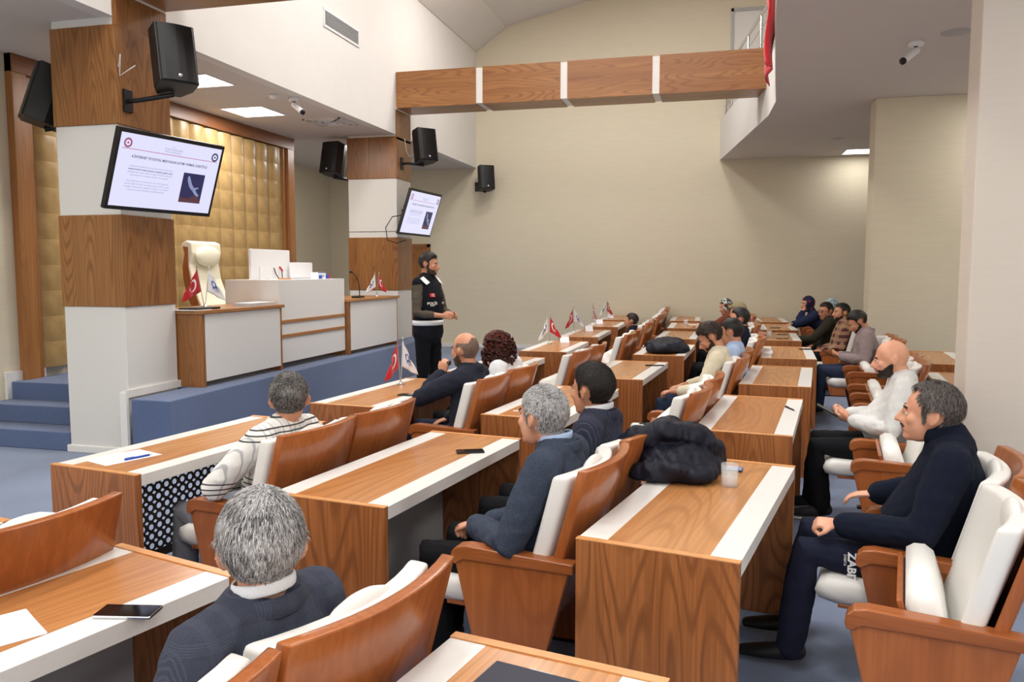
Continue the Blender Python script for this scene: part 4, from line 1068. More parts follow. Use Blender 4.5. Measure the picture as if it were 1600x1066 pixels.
        if extra_strands:
            K = np.array([[*p.vertices][:3] for p in keep]); r = RNG
            pick = r.integers(0, len(K), extra_strands); bc = r.dirichlet((1, 1, 1), extra_strands)
            B = (Q[K[pick]]*bc[:, :, None]).sum(1); NN = (N_[K[pick]]*bc[:, :, None]).sum(1); NN /= np.linalg.norm(NN, axis=1)[:, None]+1e-9
            Hr = np.array(Hm)[:3, :3]
            HB = (B @ Hi[:3, :3].T+Hi[:3, 3])/hs
            crown = np.array([.035, .01, .11])
            g = HB-crown; g /= np.linalg.norm(g, axis=1)[:, None]+1e-9; g[:, 2] -= .45
            if comb == 'back': g = np.tile(np.array([1., 0, .05]), (len(HB), 1)); g[:, 2] -= np.clip(.3-HB[:, 2]*6, -1, 2)*.5
            if comb == 'fwd': fr_ = sstep((HB[:, 2]-.02)/.05); g[:, 0] = g[:, 0]*(1-fr_)-1.2*fr_; g[:, 1] += .25*fr_
            if comb == 'curl': g = r.normal(size=g.shape)+g*.4
            g = g @ Hr.T; g += r.normal(size=g.shape)*.22
            g -= NN*(g*NN).sum(1)[:, None]; g /= np.linalg.norm(g, axis=1)[:, None]+1e-9
            L_ = slen*np.clip((HB[:, 2]+.085)/.07, .25, 1)*r.uniform(.5, 1.2, extra_strands)*np.clip(np.linalg.norm(NN, axis=1), 0, 1)
            side = np.cross(g, NN)*(swid*r.uniform(.6, 1.3, extra_strands))[:, None]
            B0 = B-NN*.003; B1 = B+g*(L_*.5)[:, None]+NN*(L_*(.16 if comb != 'curl' else .4))[:, None]; B2 = B+g*L_[:, None]+NN*(L_*(.06 if comb != 'curl' else .1))[:, None]
            A_ = np.stack([B0-side, B0+side, B1+side, B1-side, B2], 1).reshape(-1, 3)
            n0 = len(me.vertices); allv = np.vstack([npverts(me), A_])
            F0 = [tuple(p.vertices) for p in me.polygons]; F1 = []
            for k in range(extra_strands):
                a = n0+5*k; F1 += [(a, a+1, a+2, a+3), (a+3, a+2, a+4)]
            m2 = bpy.data.meshes.new(name); m2.from_pydata(allv.tolist(), [], F0+F1); m2.materials.append(mat)
            at = m2.attributes.new('rnd', 'FLOAT', 'POINT'); rv = np.concatenate([np.full(n0, .4), np.repeat(r.uniform(0, 1, extra_strands), 5)]); at.data.foreach_set('value', rv)
            m2.polygons.foreach_set('use_smooth', [True]*len(F0)+[False]*len(F1)); m2.update()
            o.data = m2; bpy.data.meshes.remove(me)
        return o
    hx, hy, hz = HP[:, 0], np.abs(HP[:, 1]), HP[:, 2]
    inhead = np.linalg.norm(HP-np.array([0, 0, -.0]), axis=1) < .16
    inhead &= (hx > -.102) | (hz > .0)
    if hair:
        style, hm, T_ = hair[0], HM[hair[1]], hair[2]
        line = np.where(hx < -.045, .062 - 0*(hx), np.where(hx < .0, .062+(hx+.045)/.045*(-.055), np.where(hx < .04, .007-(hx)/.04*.055, -.060)))
        earm = (np.hypot(hx-.024, hz+.006) < .027) & (hy > .066)
        mgn = np.where(inhead, hz-line, -1)
        side_burn = (hx > -.020) & (hx < .0) & (hz > -.03) & (hz < .03) & (hy > .06)
        mgn = np.where(side_burn & inhead, np.maximum(mgn, .004), mgn); mgn = np.where(earm, -1, mgn)
        if style == 'horseshoe':
            top_ = (hz > .052+ (hx < .05)*(-.0)) & (hx < .085) ; m2 = np.maximum(.052-hz, hx-.085); mgn = np.minimum(mgn, m2)
            mgn = np.where(hx < -.005, -1, mgn)
        if style == 'receding': mgn = np.where((hx < -.02) & (hz < .088) & (hy < .05), np.minimum(mgn, (hz-.082)), mgn); mgn = np.where((hx < -.035) & (hy > .03), -1, mgn)
        nape = np.where(hx > .03, np.clip((hz+.065)/.03, 0, 1), 1)
        th = np.where(mgn > 0, .0012+T_*sstep(mgn/.022)*(.35+.65*sstep((hz+.055)/.07)), 0)
        th = np.where((hz < .0) & (th > 0), np.minimum(th, T_*.6), th)
        shell('hair', th, hm, nz=T_*.12, nf_=75, extra_strands=strands, comb=hair[3] if len(hair) > 3 else 'down', slen=hair[4] if len(hair) > 4 else .02, swid=hair[5] if len(hair) > 5 else .0008)
        if style == 'curls':
            cb = MB(); r = np.random.default_rng(5)
            for k in range(260):
                a = r.uniform(0, 6.28); u = r.uniform(-1, 1); d = np.array([math.sqrt(1-u*u)*math.cos(a), math.sqrt(1-u*u)*math.sin(a), u])
                p = np.array([.035, 0, -.02])+d*np.array([.118, .125, .15])
                if p[0] < -.045 and abs(p[1]) < .06 and p[2] < .05: continue
                pts = []
                ph = r.uniform(0, 6.28)
                for q in range(6):
                    c = p+np.array([.011*math.cos(ph+q*1.3), .011*math.sin(ph+q*1.3), .010-q*.007]); pts.append(tuple(Hm @ (V(c)*hs)))
                cb.tube(pts, [.006, .009, .010, .010, .009, .005], n=5)
            cb.ell(tuple(Hm @ (V((.035, 0, -.01))*hs)), (.105, .112, .13), M=Hm.to_3x3())
            cb.build('curls', hm, t, fix=False)
    if beard:
        strip = hair is not None
        reg = inhead & (hz < -.056+np.clip(hx+.056, 0, 1)*.62) & (hz > -.125) & (hx < .012) & ~((hx < -.078) & (hy < .024) & (hz > -.079) & (hz < -.053)) & ~((hx < -.085) & (hz > -.045))
        reg |= strip & inhead & (hx > -.012) & (hx < .006) & (hz > -.05) & (hz < .004) & (hy > .064)
        reg &= (hx > -.100) & (hz > -.118) & (HP[:, 2]-HP[:, 0]*.0 < .02)
        th = np.where(reg, beard[1]*.35*sstep((-.035-hz)/.05+.15)+.0008, 0)
        shell('beard', th, HM[beard[0]], nz=.0012, nf_=160, extra_strands=beard[2] if len(beard) > 2 else 0, slen=.010, swid=.0006)
    if mous:
        ms = MB().tube([(-.084, -.026, -.060), (-.0925, -.012, -.052), (-.094, 0, -.0505), (-.0925, .012, -.052), (-.084, .026, -.060)], [(.003, .004), (.005, .006), (.005, .006), (.005, .006), (.003, .004)], n=7); ms.v = [tuple(Hm @ (V(v)*hs)) for v in ms.v]; ms.build('moustache', HM[mous], t, fix=False)
    if scarf:
        facem = (hx < -.028) & (hy < .050) & (hz > -.098) & (hz < .052)
        zone = (np.linalg.norm(HP*np.array([1, 1, .62]), axis=1) < .135) & (hz > -.19)
        d = np.maximum(np.maximum(hy-.050, hz-.052), np.maximum(-.098-hz, hx+.028))
        th = np.where(zone & ~facem, .004+.013*sstep(d/.022), 0)
        so = shell('headscarf', th, scarf, nz=.0035, nf_=60)
        if so: so.modifiers.new('thickness', 'SOLIDIFY').thickness = .003
    # ---- clothes
    V_ = vox*1.05
    if top:
        cm, g = top[0], top[1]; long_ = top[2] if len(top) > 2 else 1.0
        tm = MB(); torso_mb(tm, g, upto=6)
        if cloth_kind in ('jacket', 'fleece', 'vest') :
            tm.tube([pel+V((.0, 0, -.07)), pel+V((0, 0, .02))], [(.172*torso+g, .128+g), (.170*torso+g, .125+g+belly*.3)], n=18, lat=(0, 1, 0))
        if cloth_kind == 'jacket' and not stand: # skirt of the jacket on the seat and lap
            tm.tube([pel+V((.06, -.02, -.06)), pel+V((-.10, -.10, .015))], [(.10+g, .07), (.09+g, .065)], n=12, lat=(0, 1, 0)); tm.tube([pel+V((.06, .02, -.06)), pel+V((-.10, .10, .015))], [(.10+g, .07), (.09+g, .065)], n=12, lat=(0, 1, 0))
        for i in (0, 1):
            sg = -1 if i == 0 else 1
            tm.tube([shc+V((.0, sg*.07, .018)), shs[i]+V((0, 0, .004))], [.052+g*.6, .056+g], n=10)
            w2 = el[i].lerp(wr_[i], .45+.47*long_)
            if long_ > 0: tm.tube([shs[i], shs[i].lerp(el[i], .5)+V((0, sg*.006, 0)), el[i], el[i].lerp(w2, .5)+V((0, 0, -.004)), w2], [.058+g, .052+g, .046+g, .042+g, .032+g], n=12)
        # small folds at elbow
        for i in (0, 1):
            if long_ > .2:
                for q in (-.22, .2):
                    c = el[i].lerp(shs[i] if q < 0 else wr_[i], abs(q)); tm.ell(c+V((0, 0, .0)), (.050+g, .050+g, .022))
        me = remesh(tm, V_, 3, .5); Pq = npverts(me); Nq = npnorm(me)
        amp = .0045 if cloth_kind != 'fleece' else .003
        # wrinkles: displaced along the normal, denser at elbows and waist
        wv = vnoise(Pq*np.array([1, 1, 1.6]), 42, 11)*amp+vnoise(Pq, 95, 12)*amp*.35
        Pq = Pq+Nq*wv[:, None]; me.vertices.foreach_set('co', Pq.ravel()); me.update()
        me.materials.append(cm); nm = {'jacket': 'jacket', 'shirt': 'shirt', 'sweater': 'sweater', 'fleece': 'fleece_jacket', 'vest': 'sweater', 'coat': 'coat'}[cloth_kind]
        me.name = nm; to = link(nm, me, t)
        if cloth_kind == 'jacket':
            cl = MB(); ring = []
            for k in range(15):
                a = R(-140+280*k/14); rr = (.080+.014*max(0, -math.cos(a)), .084)
                ring.append(neck+V((.010+rr[0]*math.cos(a), rr[1]*math.sin(a), .014*math.cos(a)-.012-(.03*max(0, -math.cos(a))))))
            cl.tube(ring, [(.026, .009)]*15, n=8, lat=(0, 0, 1)); cl.build('collar', cm, to, fix=False)
        if cloth_kind == 'fleece':
            cl = MB(); cl.tube([neck+V((.008, 0, -.03)), neck.lerp(nb, .35)+V((.004, 0, .0)), neck.lerp(nb, .75)], [(.086, .086), (.078, .080), (.074, .077)], n=18, lat=(0, 1, 0)); cl.build('collar', cm, to, fix=False)
    if shirt:
        cl = MB(); ring = []
        for k in range(17):
            a = R(-165+330*k/16)
            c = neck.lerp(nb, .36)
            ring.append(c+V((.004+.068*math.cos(a), .069*math.sin(a), .012+.012*math.cos(a))))
        cl.tube(ring, [(.016, .004)]*17, n=8, lat=(0, 0, 1)); cl.build('shirt_collar', shirt, t, fix=False)
    if bottom:
        pm_ = MB()
        pm_.tube([pel+V((0, 0, -.05)), pel+V((0, 0, .06))], [(.172*torso, .125), (.168*torso, .125+belly*.3)], n=16, lat=(0, 1, 0))
        for i in (0, 1):
            pm_.tube([hips[i]+V((.03 if not stand else 0, 0, 0)), hips[i].lerp(knees[i], .5)+V((0, 0, -.005)), knees[i], knees[i].lerp(ank[i], .45), ank[i]+V((0, 0, -.01))], [.100, .088, .070, .066, .058], n=12)
        me = remesh(pm_, V_, 3, .5); Pq = npverts(me); Nq = npnorm(me)
        Pq = Pq+Nq*(vnoise(Pq, 38, 21)*.004+vnoise(Pq, 90, 22)*.0015)[:, None]; me.vertices.foreach_set('co', Pq.ravel()); me.update()
        me.materials.append(bottom); me.name = 'trousers'; link('trousers', me, t)
    if feet:
        for i in (0, 1):
            sh_ = MB(); a = ank[i]
            sh_.tube([a+V((.03, 0, -.02)), a+V((-.04, 0, -.035)), a+V((-.13, 0, -.05)), a+V((-.20, 0, -.06))], [(.042, .040), (.044, .040), (.048, .030), (.036, .022)], n=12, lat=(0, 1, 0))
            me = remesh(sh_, max(vox, .009), 2, .5); me.materials.append(SHM[shoes]); me.name = 'shoe'; so = link('shoe', me, t)
            if shoes == 'white_sole':
                sl = MB(); sl.tube([a+V((.04, 0, -.088)), a+V((-.06, 0, -.09)), a+V((-.21, 0, -.088))], [(.045, .011), (.047, .011), (.04, .011)], n=12, lat=(0, 1, 0)); sl.build('sole', M['white'], so, fix=False)
    if glasses:
        gl = MB()
        for sg in (-1, 1):
            gl.tube([(-.098, sg*.031+.021*math.cos(q), -.004+.015*math.sin(q)) for q in [2*math.pi*k/14 for k in range(15)]], [.0022]*15, n=5)
            gl.tube([(-.097, sg*.052, .002), (-.04, sg*.080, .004), (.02, sg*.086, .0)], [.002]*3, n=5)
        gl.tube([(-.099, -.010, .0), (-.101, 0, .002), (-.099, .010, .0)], [.002]*3, n=5)
        gl.v = [tuple(Hm @ (V(v)*hs)) for v in gl.v]; gl.build('glasses', M['black'], t, fix=False)
    return t, Hm, dict(neck=neck, sh=shs, el=el, wr=wr_, knees=knees, hips=hips, pel=pel, chest=chest)
SHM = {'black': plain('black_shoe_leather', (24, 23, 24), .4), 'white_sole': plain('black_knit_shoe', (30, 30, 33), .8, noise=.15, nscale=200), 'brown': plain('brown_shoe_leather', (70, 45, 30), .45)}
F = {
 'stripe': cmat('white_shirt_with_black_lines', (236, 234, 230), kind='stripes', amt=.02),
 'greysuit': cmat('dark_blue_grey_checked_wool', (60, 64, 78), (106, 112, 130), kind='check', scale=320),
 'blazer': cmat('slate_blue_woven_wool', (58, 66, 82), amt=.45, scale=420),
 'navysuit': cmat('navy_pinstripe_wool', (44, 47, 62), (90, 94, 112), kind='pinstripe'),
 'darksuit': cmat('dark_navy_wool', (38, 41, 54)), 'fleece': cmat('dark_navy_fleece', (14, 21, 38), amt=.25, scale=300), 'workt': cmat('dark_navy_work_cloth', (30, 33, 52)),
 'greyt': cmat('mid_grey_cotton', (128, 130, 138), wr=.8), 'bluejean': cmat('dark_blue_denim', (44, 54, 76), amt=.2), 'blackt': cmat('black_cotton', (17, 17, 21)), 'lshirt': cmat('pale_grey_linen', (214, 214, 212), amt=.06, wr=.8),
 'cream': cmat('cream_knit', (222, 212, 186), amt=.06), 'lblue': cmat('light_blue_cotton', (176, 198, 232), amt=.05), 'mauve': cmat('mauve_grey_wool', (146, 130, 130), amt=.1), 'plaid': cmat('brown_plaid_flannel', (84, 48, 50), (176, 140, 110), kind='plaid'),
 'green': cmat('dark_olive_cloth', (52, 50, 40)), 'brownc': cmat('brown_coat_cloth', (112, 82, 54)), 'rust': cmat('rust_brown_coat', (118, 66, 50)), 'navycoat': cmat('navy_coat', (34, 42, 70)), 'olive': cmat('olive_scarf_cloth', (150, 138, 108)),
 'navyscarf': cmat('navy_red_scarf', (40, 40, 66), scale=26, kind='floral', extra=[(36, 38, 62), (40, 44, 72), (46, 42, 66), (150, 30, 50)]), 'floral': cmat('floral_scarf', (150, 160, 150), scale=42, kind='floral', extra=[(214, 218, 214), (70, 96, 92), (176, 142, 60), (110, 60, 50), (160, 190, 196), (60, 66, 74)]),
 'silver': cmat('silvery_scarf', (170, 190, 196), scale=38, kind='floral', extra=[(184, 200, 206), (150, 176, 186), (206, 214, 216), (130, 150, 160)]), 'khakik': cmat('dark_khaki_knit', (88, 80, 70), amt=.2), 'vest': cmat('black_vest_cloth', (22, 24, 32)), 'pmauve': cmat('pale_mauve_cotton', (214, 206, 214), amt=.04), 'white': cmat('white_shirting', (228, 230, 234), amt=.03)}
def seat(k, i): return CH[(k, i)]
AUD = 'audience seated in the council chairs'
def at_chair(k, i, label, **kw):
    x, y, r_ = CH[(k, i)]; dx, dy = kw.pop('shift', (0, 0)); a = R(-r_)
    return person(label, x+dx*math.cos(a)-dy*math.sin(a), y+dx*math.sin(a)+dy*math.cos(a), r_, **kw)
at_chair('A1', 0, 'person in white shirt with thin black lines, arms crossed, cropped grey hair', vox=.0085, sk='b', head=(-52, 0, 4), hair=('full', 'grey2', .010, 'curl', .012, .0009), strands=6500,
         arms=dict(e0=(-.13, -.29, .72), e1=(-.14, .27, .72), w0=(-.25, .02, .75), w1=(-.25, -.10, .68), f0=(-.1, 1, 0), f1=(-.1, -1, .05), n0=(-1, 0, .2), n1=(-1, 0, .2), curl=(.3, .3)), top=(F['stripe'], .016), cloth_kind='shirt', bottom=F['greyt'], hc=(.085, .01, 1.12), belly=.02, shoes='brown', shift=(.02, -.03), zoff=-.045)
at_chair('B1', 1, 'person with thick grey hair and dark checked jacket seen from behind, nearest to the photographer', vox=.0075, sk='a', head=(-38, 4, 0), hair=('full', 'grey', .013, 'down', .026, .0008), strands=14000, top=(F['greysuit'], .020), shirt=F['white'], bottom=F['workt'], hc=(.060, .0, 1.13), shift=(-.01, -.145), zoff=-.055)
at_chair('B2', 0, 'person with short grey hair in slate blue blazer and light blue collar, hands folded', vox=.008, sk='a', head=(-22, 0, -3), hair=('full', 'grey', .010, 'fwd', .020, .0008), strands=9000,
         arms=dict(e0=(-.05, -.27, .66), w0=(-.30, -.05, .64), w1=(-.29, .06, .62), f0=(-.8, .5, -.2), f1=(-.8, -.5, -.1), curl=(.6, .6)), top=(F['blazer'], .022), shirt=F['lblue'], bottom=F['blackt'], hc=(-.02, .0, 1.12), legs=dict(a0=(-.42, -.12, .10), a1=(-.50, .10, .10)), zoff=-.02, shift=(.02, -.03))
at_chair('B2', 1, 'person with thick black hair in navy pinstripe suit next to the grey blazer', vox=.009, sk='b', head=(-22, 3, 0), hair=('full', 'black', .014, 'back', .022, .0008), strands=6000, top=(F['navysuit'], .022), shirt=F['white'], bottom=F['blackt'])
at_chair('A2', 0, 'balding bearded person in dark navy suit with chin on hand', vox=.009, sk='b', head=(-20, 2, 0), hair=('horseshoe', 'stub', .002, 'down', .006, .0006), strands=1500, beard=('sbeard', .006, 500),
         arms=dict(e0=(-.34, -.16, .78), w0=(-.20, -.05, .955), f0=(.25, .1, 1), n0=(.0, -1, 0), curl=(.9, .4)), top=(F['darksuit'], .022), bottom=F['workt'], lean=-.06, hc=(-.045, 0, 1.13), shift=(.09, -.05))
at_chair('A2', 1, 'person with big dark red curls and pale top between the dark suit and the flags', vox=.011, sk='a', head=(-30, 4, 0), hair=('curls', 'red', .02, 'curl', .03, .001), strands=2500, top=(F['white'], .016), cloth_kind='shirt', bottom=F['blackt'], hc=(-.02, -.03, 1.08), shift=(.07, -.03))
at_chair('B4', 0, 'bearded person in cream sweater looking down, bare forearm on the armrest', vox=.010, sk='b', head=(5, 34, 0), hair=('full', 'brown', .020, 'fwd', .022, .0009), strands=2500, beard=('beard', .013, 600),
         arms=dict(e0=(-.10, -.27, .68), w0=(-.36, -.20, .645), e1=(-.08, .25, .70), w1=(-.32, .06, .66), curl=(.8, .6)), top=(F['cream'], .018, .5), cloth_kind='sweater', bottom=F['bluejean'], lean=-.05, hc=(-.075, 0, 1.11), shift=(.07, -.05))
at_chair('B4', 1, 'person in light blue shirt almost hidden behind the bearded one', vox=.013, sk='b', head=(-20, 12, 0), hair=('full', 'black', .012), top=(F['lblue'], .016), cloth_kind='shirt', bottom=F['bluejean'], face=False, shift=(.12, -.12), zoff=-.0)
at_chair('B5', 1, 'person with dark quiff in navy top seen in profile beyond the bearded one', vox=.012, sk='b', head=(0, 0, 0), hair=('full', 'black', .020), beard=('stub', .002), top=(F['fleece'], .018), cloth_kind='sweater', bottom=F['blackt'], shift=(.0, -.1))
at_chair('B6', 0, 'person in olive headscarf and coat behind the dark quiff', vox=.014, sk='b', head=(10, 10, 0), scarf=F['olive'], top=(F['brownc'], .02), cloth_kind='coat', bottom=F['blackt'], face=False)
at_chair('B7', 0, 'person in floral headscarf and rust coat with one arm along the desk', vox=.012, sk='a', head=(26, 14, 0), scarf=F['floral'], lean=-.16, arms=dict(e0=(-.34, -.24, .80), w0=(-.56, -.14, .79), e1=(-.15, .25, .78), w1=(-.40, .05, .79), curl=(.3, .3)), top=(F['rust'], .022), cloth_kind='coat', bottom=F['blackt'])
at_chair('C2', 1, 'person in dark navy fleece with greying brown hair, fist on the thigh', vox=.0075, sk='a', head=(-4, -2, 0), hair=('receding', 'salt', .013, 'down', .020, .0008), strands=9000, mous='gbeard',
         arms=dict(e0=(-.04, -.27, .69), w0=(-.34, -.16, .655), f0=(-1, -.05, .0), n0=(0, -.3, 1), e1=(-.02, .28, .74), w1=(-.22, .285, .685), f1=(-1, .05, -.15), curl=(1.0, .35)), top=(F['fleece'], .024, .96), cloth_kind='fleece', bottom=F['workt'], hc=(-.025, 0, 1.12), belly=.03,
         legs=dict(k0=(-.46, -.15, .52), k1=(-.48, .14, .52), a0=(-.52, -.16, .10), a1=(-.55, .13, .10)))
ZAB = at_chair
at_chair('C3', 1, 'bald person with dark beard in pale grey shirt holding a phone', vox=.0085, sk='a', head=(0, 8, 0), beard=('beard', .008, 1200), arms=dict(e0=(-.02, -.27, .68), w0=(-.25, -.085, .70), e1=(-.06, .25, .70), w1=(-.27, .06, .72), f0=(-.95, .35, .1), f1=(-.9, -.45, .1), n0=(0, -.6, -.7), n1=(0, .6, -.7), curl=(.6, .6), flip=(-1, -1)),
         top=(F['lshirt'], .018), cloth_kind='shirt', bottom=F['blackt'], hc=(-.03, 0, 1.115), belly=.05, shoes='white_sole', legs=dict(a0=(-.42, -.12, .10), a1=(-.50, .12, .10)))
at_chair('C5', 1, 'person in mauve-grey blazer looking down at a phone', vox=.011, sk='b', head=(4, 36, 0), hair=('full', 'black', .018), beard=('beard', .006), lean=-.06, hc=(-.10, 0, 1.10), arms=dict(w0=(-.26, -.08, .69), w1=(-.27, .06, .70), e0=(-.03, -.28, .68), n0=(0, -.6, -.7), n1=(0, .6, -.7), flip=(-1, -1)), top=(F['mauve'], .024), bottom=F['bluejean'])
at_chair('C6', 0, 'person in brown plaid shirt with a short grey beard', vox=.013, sk='b', head=(16, 0, 0), hair=('full', 'black', .012), beard=('gbeard', .006), top=(F['plaid'], .018), cloth_kind='shirt', bottom=F['blackt'])
at_chair('C6', 1, 'person in glasses and dark olive jacket', vox=.013, sk='b', head=(38, 6, 0), hair=('full', 'brown', .012), glasses=True, top=(F['green'], .022), bottom=F['blackt'], lean=-.08, arms=dict(e0=(-.25, -.24, .72), w0=(-.42, -.12, .70)), shift=(-.06, 0))
at_chair('C7', 0, 'person in silvery headscarf and brown coat looking down', vox=.013, sk='a', head=(34, 22, 0), scarf=F['silver'], top=(F['brownc'], .022), cloth_kind='coat', bottom=F['blackt'], lean=-.06)
at_chair('C7', 1, 'person in navy headscarf and coat leaning on one hand over the desk', vox=.012, sk='b', head=(26, 0, 0), scarf=F['navyscarf'], lean=-.30, hc=(-.345, 0, 1.135), arms=dict(e0=(-.52, -.14, .79), w0=(-.425, -.075, .985), f0=(.35, .2, 1), n0=(-.6, -1, 0), e1=(-.36, .24, .79), w1=(-.56, .06, .79), curl=(.8, .3)), top=(F['navycoat'], .024), cloth_kind='coat', bottom=F['bluejean'], shift=(-.02, -.05))
px_, py_, pr_ = CH[('A5', 0)]
o_, _, _ = at_chair('A5', 0, 'low slumped person of whom only dark hair shows above the second row chairs', vox=.014, sk='b', head=(-10, 0, 0), hair=('full', 'brown', .012), top=(F['fleece'], .018), cloth_kind='sweater', bottom=F['blackt'], face=False)
o_.scale = (.9, .9, .86)
# ---- the presenter
PX, PY, PRZ = -3.34, 8.95, -168
tt, Hm, J = person('standing person in black vest with white band, dark beard, hands held together, before the stage', PX, PY, PRZ, vox=.009, sk='b', head=(14, 6, 0), hair=('full', 'black', .016, 'fwd', .02, .001), strands=1500, beard=('sbeard', .006, 500), stand=True,
       arms=dict(e0=(-.04, -.27, 1.17), e1=(-.03, .27, 1.16), w0=(-.27, -.10, 1.12), w1=(-.26, .13, 1.13), f0=(-.85, .5, -.05), f1=(-.9, -.4, -.05), n0=(0, -.9, .2), n1=(0, .9, .1), curl=(.4, .4), flip=(-1, -1)), top=(F['khakik'], .006, .38), cloth_kind='sweater', bottom=F['blackt'])
tt.scale = (1.045,)*3
def presenter_vest():
    V = Vector; tm = MB(); pel, ch, nk = J['pel'], J['chest'], J['neck']
    g = .036
    rings = [(V((0, 0, .93)), .178+g, .122+g), (V((0, 0, 1.02)), .168+g, .120+g), (V((-.01, 0, 1.16)), .162+g, .118+g), (V((0, 0, 1.33)), .178+g, .124+g), (V((.01, 0, 1.45)), .178+g, .100+g), (V((.01, 0, 1.52)), .120+g*.5, .074+g*.6)]
    tm.tube([a for a, _, _ in rings], [(a, b) for _, a, b in rings], n=22, lat=(0, 1, 0))
    tm.tube([V((.01, -.175, 1.485)), V((.01, 0, 1.53)), V((.01, .175, 1.485))], [.072, .06, .072], n=12)
    me = remesh(tm, .010, 3, .5); P = npverts(me); N_ = npnorm(me); P = P+N_*(vnoise(P, 30, 4)*.003)[:, None]; me.vertices.foreach_set('co', P.ravel()); me.update()
    me.materials.append(F['vest']); v = link('vest', me, tt)
    def band(z, h, nm, mat, gg=.006, a0=0, a1=360):
        mb = MB(); n = 40; vs = []; fs = []
        # follow the vest surface: sample the ellipse at that height
        for k in range(n+1):
            a = R(a0+(a1-a0)*k/n)
            for zz in (z-h/2, z+h/2):
                t_ = (zz-.93)
                for (p0, ra0, rb0), (p1, ra1, rb1) in zip(rings, rings[1:]):
                    if p0.z <= zz <= p1.z:
                        f = (zz-p0.z)/(p1.z-p0.z); ra = ra0+(ra1-ra0)*f; rb = rb0+(rb1-rb0)*f; cx = p0.x+(p1.x-p0.x)*f
                vs.append((cx+(rb+gg)*math.cos(a), (ra+gg)*math.sin(a), zz))
        for k in range(n): fs.append((2*k, 2*k+2, 2*k+3, 2*k+1))
        o = mb.add(vs, fs, 0, True).build(nm, mat, v, fix=False); o.modifiers.new('t', 'SOLIDIFY').thickness = .003
    band(1.045, .055, 'reflective_band', M['print'])
    # chest details on the front right (near) side: facing -x, near side is +y
    def patch(nm, mat, ang, z, w_, h_, gg=.010):
        mb = MB(); vs = []; 
        for dz in (-h_/2, h_/2):
            for da in (-1, 0, 1):
                a = R(ang)+da*(w_/2)/.16; zz = z+dz
                for (p0, ra0, rb0), (p1, ra1, rb1) in zip(rings, rings[1:]):
                    if p0.z <= zz <= p1.z:
                        f = (zz-p0.z)/(p1.z-p0.z); ra = ra0+(ra1-ra0)*f; rb = rb0+(rb1-rb0)*f
                vs.append(((rb+gg)*math.cos(a)+.0, (ra+gg)*math.sin(a), zz))
        return mb.add(vs, [(0, 1, 4, 3), (1, 2, 5, 4)]).build(nm, mat, v, fix=False)
    patch('flag_patch', M['flagred'], 148, 1.355, .055, .042)
    def on_chest(me, nm, mat, ang, z, s_, gg=.012):
        for q in me.vertices:
            a = R(ang)+q.co.x*s_/.16; zz = z+q.co.y*s_
            for (p0, ra0, rb0), (p1, ra1, rb1) in zip(rings, rings[1:]):
                if p0.z <= zz <= p1.z:
                    f = (zz-p0.z)/(p1.z-p0.z); ra = ra0+(ra1-ra0)*f; rb = rb0+(rb1-rb0)*f
            q.co = ((rb+gg)*math.cos(a), (ra+gg)*math.sin(a), zz)
        me.materials.clear(); me.materials.append(mat); me.name = nm; link(nm, me, v)
    vs, fs = arc_poly(.30, .42, 50, 310, 16); m_ = bpy.data.meshes.new('c'); m_.from_pydata([(a, b, 0) for a, b in vs], [], fs); on_chest(m_, 'crescent', M['print'], 150, 1.355, .036, .013)
    sv, sf = star((.22, 0), .2); m_ = bpy.data.meshes.new('s'); m_.from_pydata([(a, b/1.45, 0) for a, b in sv], [], sf); on_chest(m_, 'star', M['print'], 149, 1.355, .036, .013)
    on_chest(text_mesh('POLİS', 1, bold=.03), 'vest_lettering', M['print'], 146, 1.262, .038)
    on_chest(text_mesh('SİBER', 1, bold=.02), 'vest_lettering', M['print'], 146, 1.238, .018)
    on_chest(text_mesh('POLİS', 1, bold=.03), 'vest_lettering', M['print'], 205, 1.262, .034)
    patch('pocket', F['vest'], 146, 1.18, .11, .10, .012)
    o = MB().box(-.05, .05, -.035, .035, -.003, .003).build('shoulder_reflector', M['print'], v, bevel=.002); o.location = (-.062, .150, 1.515); o.rotation_euler = (R(-28), R(-42), R(20))
    o = o.copy(); C.objects.link(o); o.parent = v; o.location = (-.062, -.150, 1.515); o.rotation_euler = (R(28), R(-42), R(-20))
presenter_vest()
# ---- lettering on the work trousers of the man in the fleece
zx, zy, zr = CH[('C2', 1)]
zt = [o for o in bpy.data.objects if o.get('label', '').startswith('person in dark navy fleece')][0]
tr = [o for o in bpy.data.objects if o.parent == zt and o.name.startswith('trousers')][0]
me = text_mesh('ZABITA', .062, bold=.0022, extrude=.0005)
# reading downwards on the outer side of the near thigh
me.transform(Matrix.Translation((-.285, -.2295, .485)) @ Matrix.Rotation(R(-8), 4, 'X') @ Matrix(((0, 1, 0, 0), (0, 0, -1, 0), (-1, 0, 0, 0), (0, 0, 0, 1))) @ Matrix.Scale(.72, 4))
me.materials.append(M['print']); me.name = 'trouser_lettering'; link('trouser_lettering', me, tr)
me = text_mesh('ZABITA', .014, extrude=.0005); me.transform(Matrix.Translation((-.31, -.2285, .53)) @ Matrix.Rotation(R(-8), 4, 'X') @ Matrix(((0, 1, 0, 0), (0, 0, -1, 0), (-1, 0, 0, 0), (0, 0, 0, 1)))); me.materials.append(M['print']); link('trouser_lettering', me, tr)
fl = [o for o in bpy.data.objects if o.parent == zt and o.name.startswith('fleece_jacket')][0]
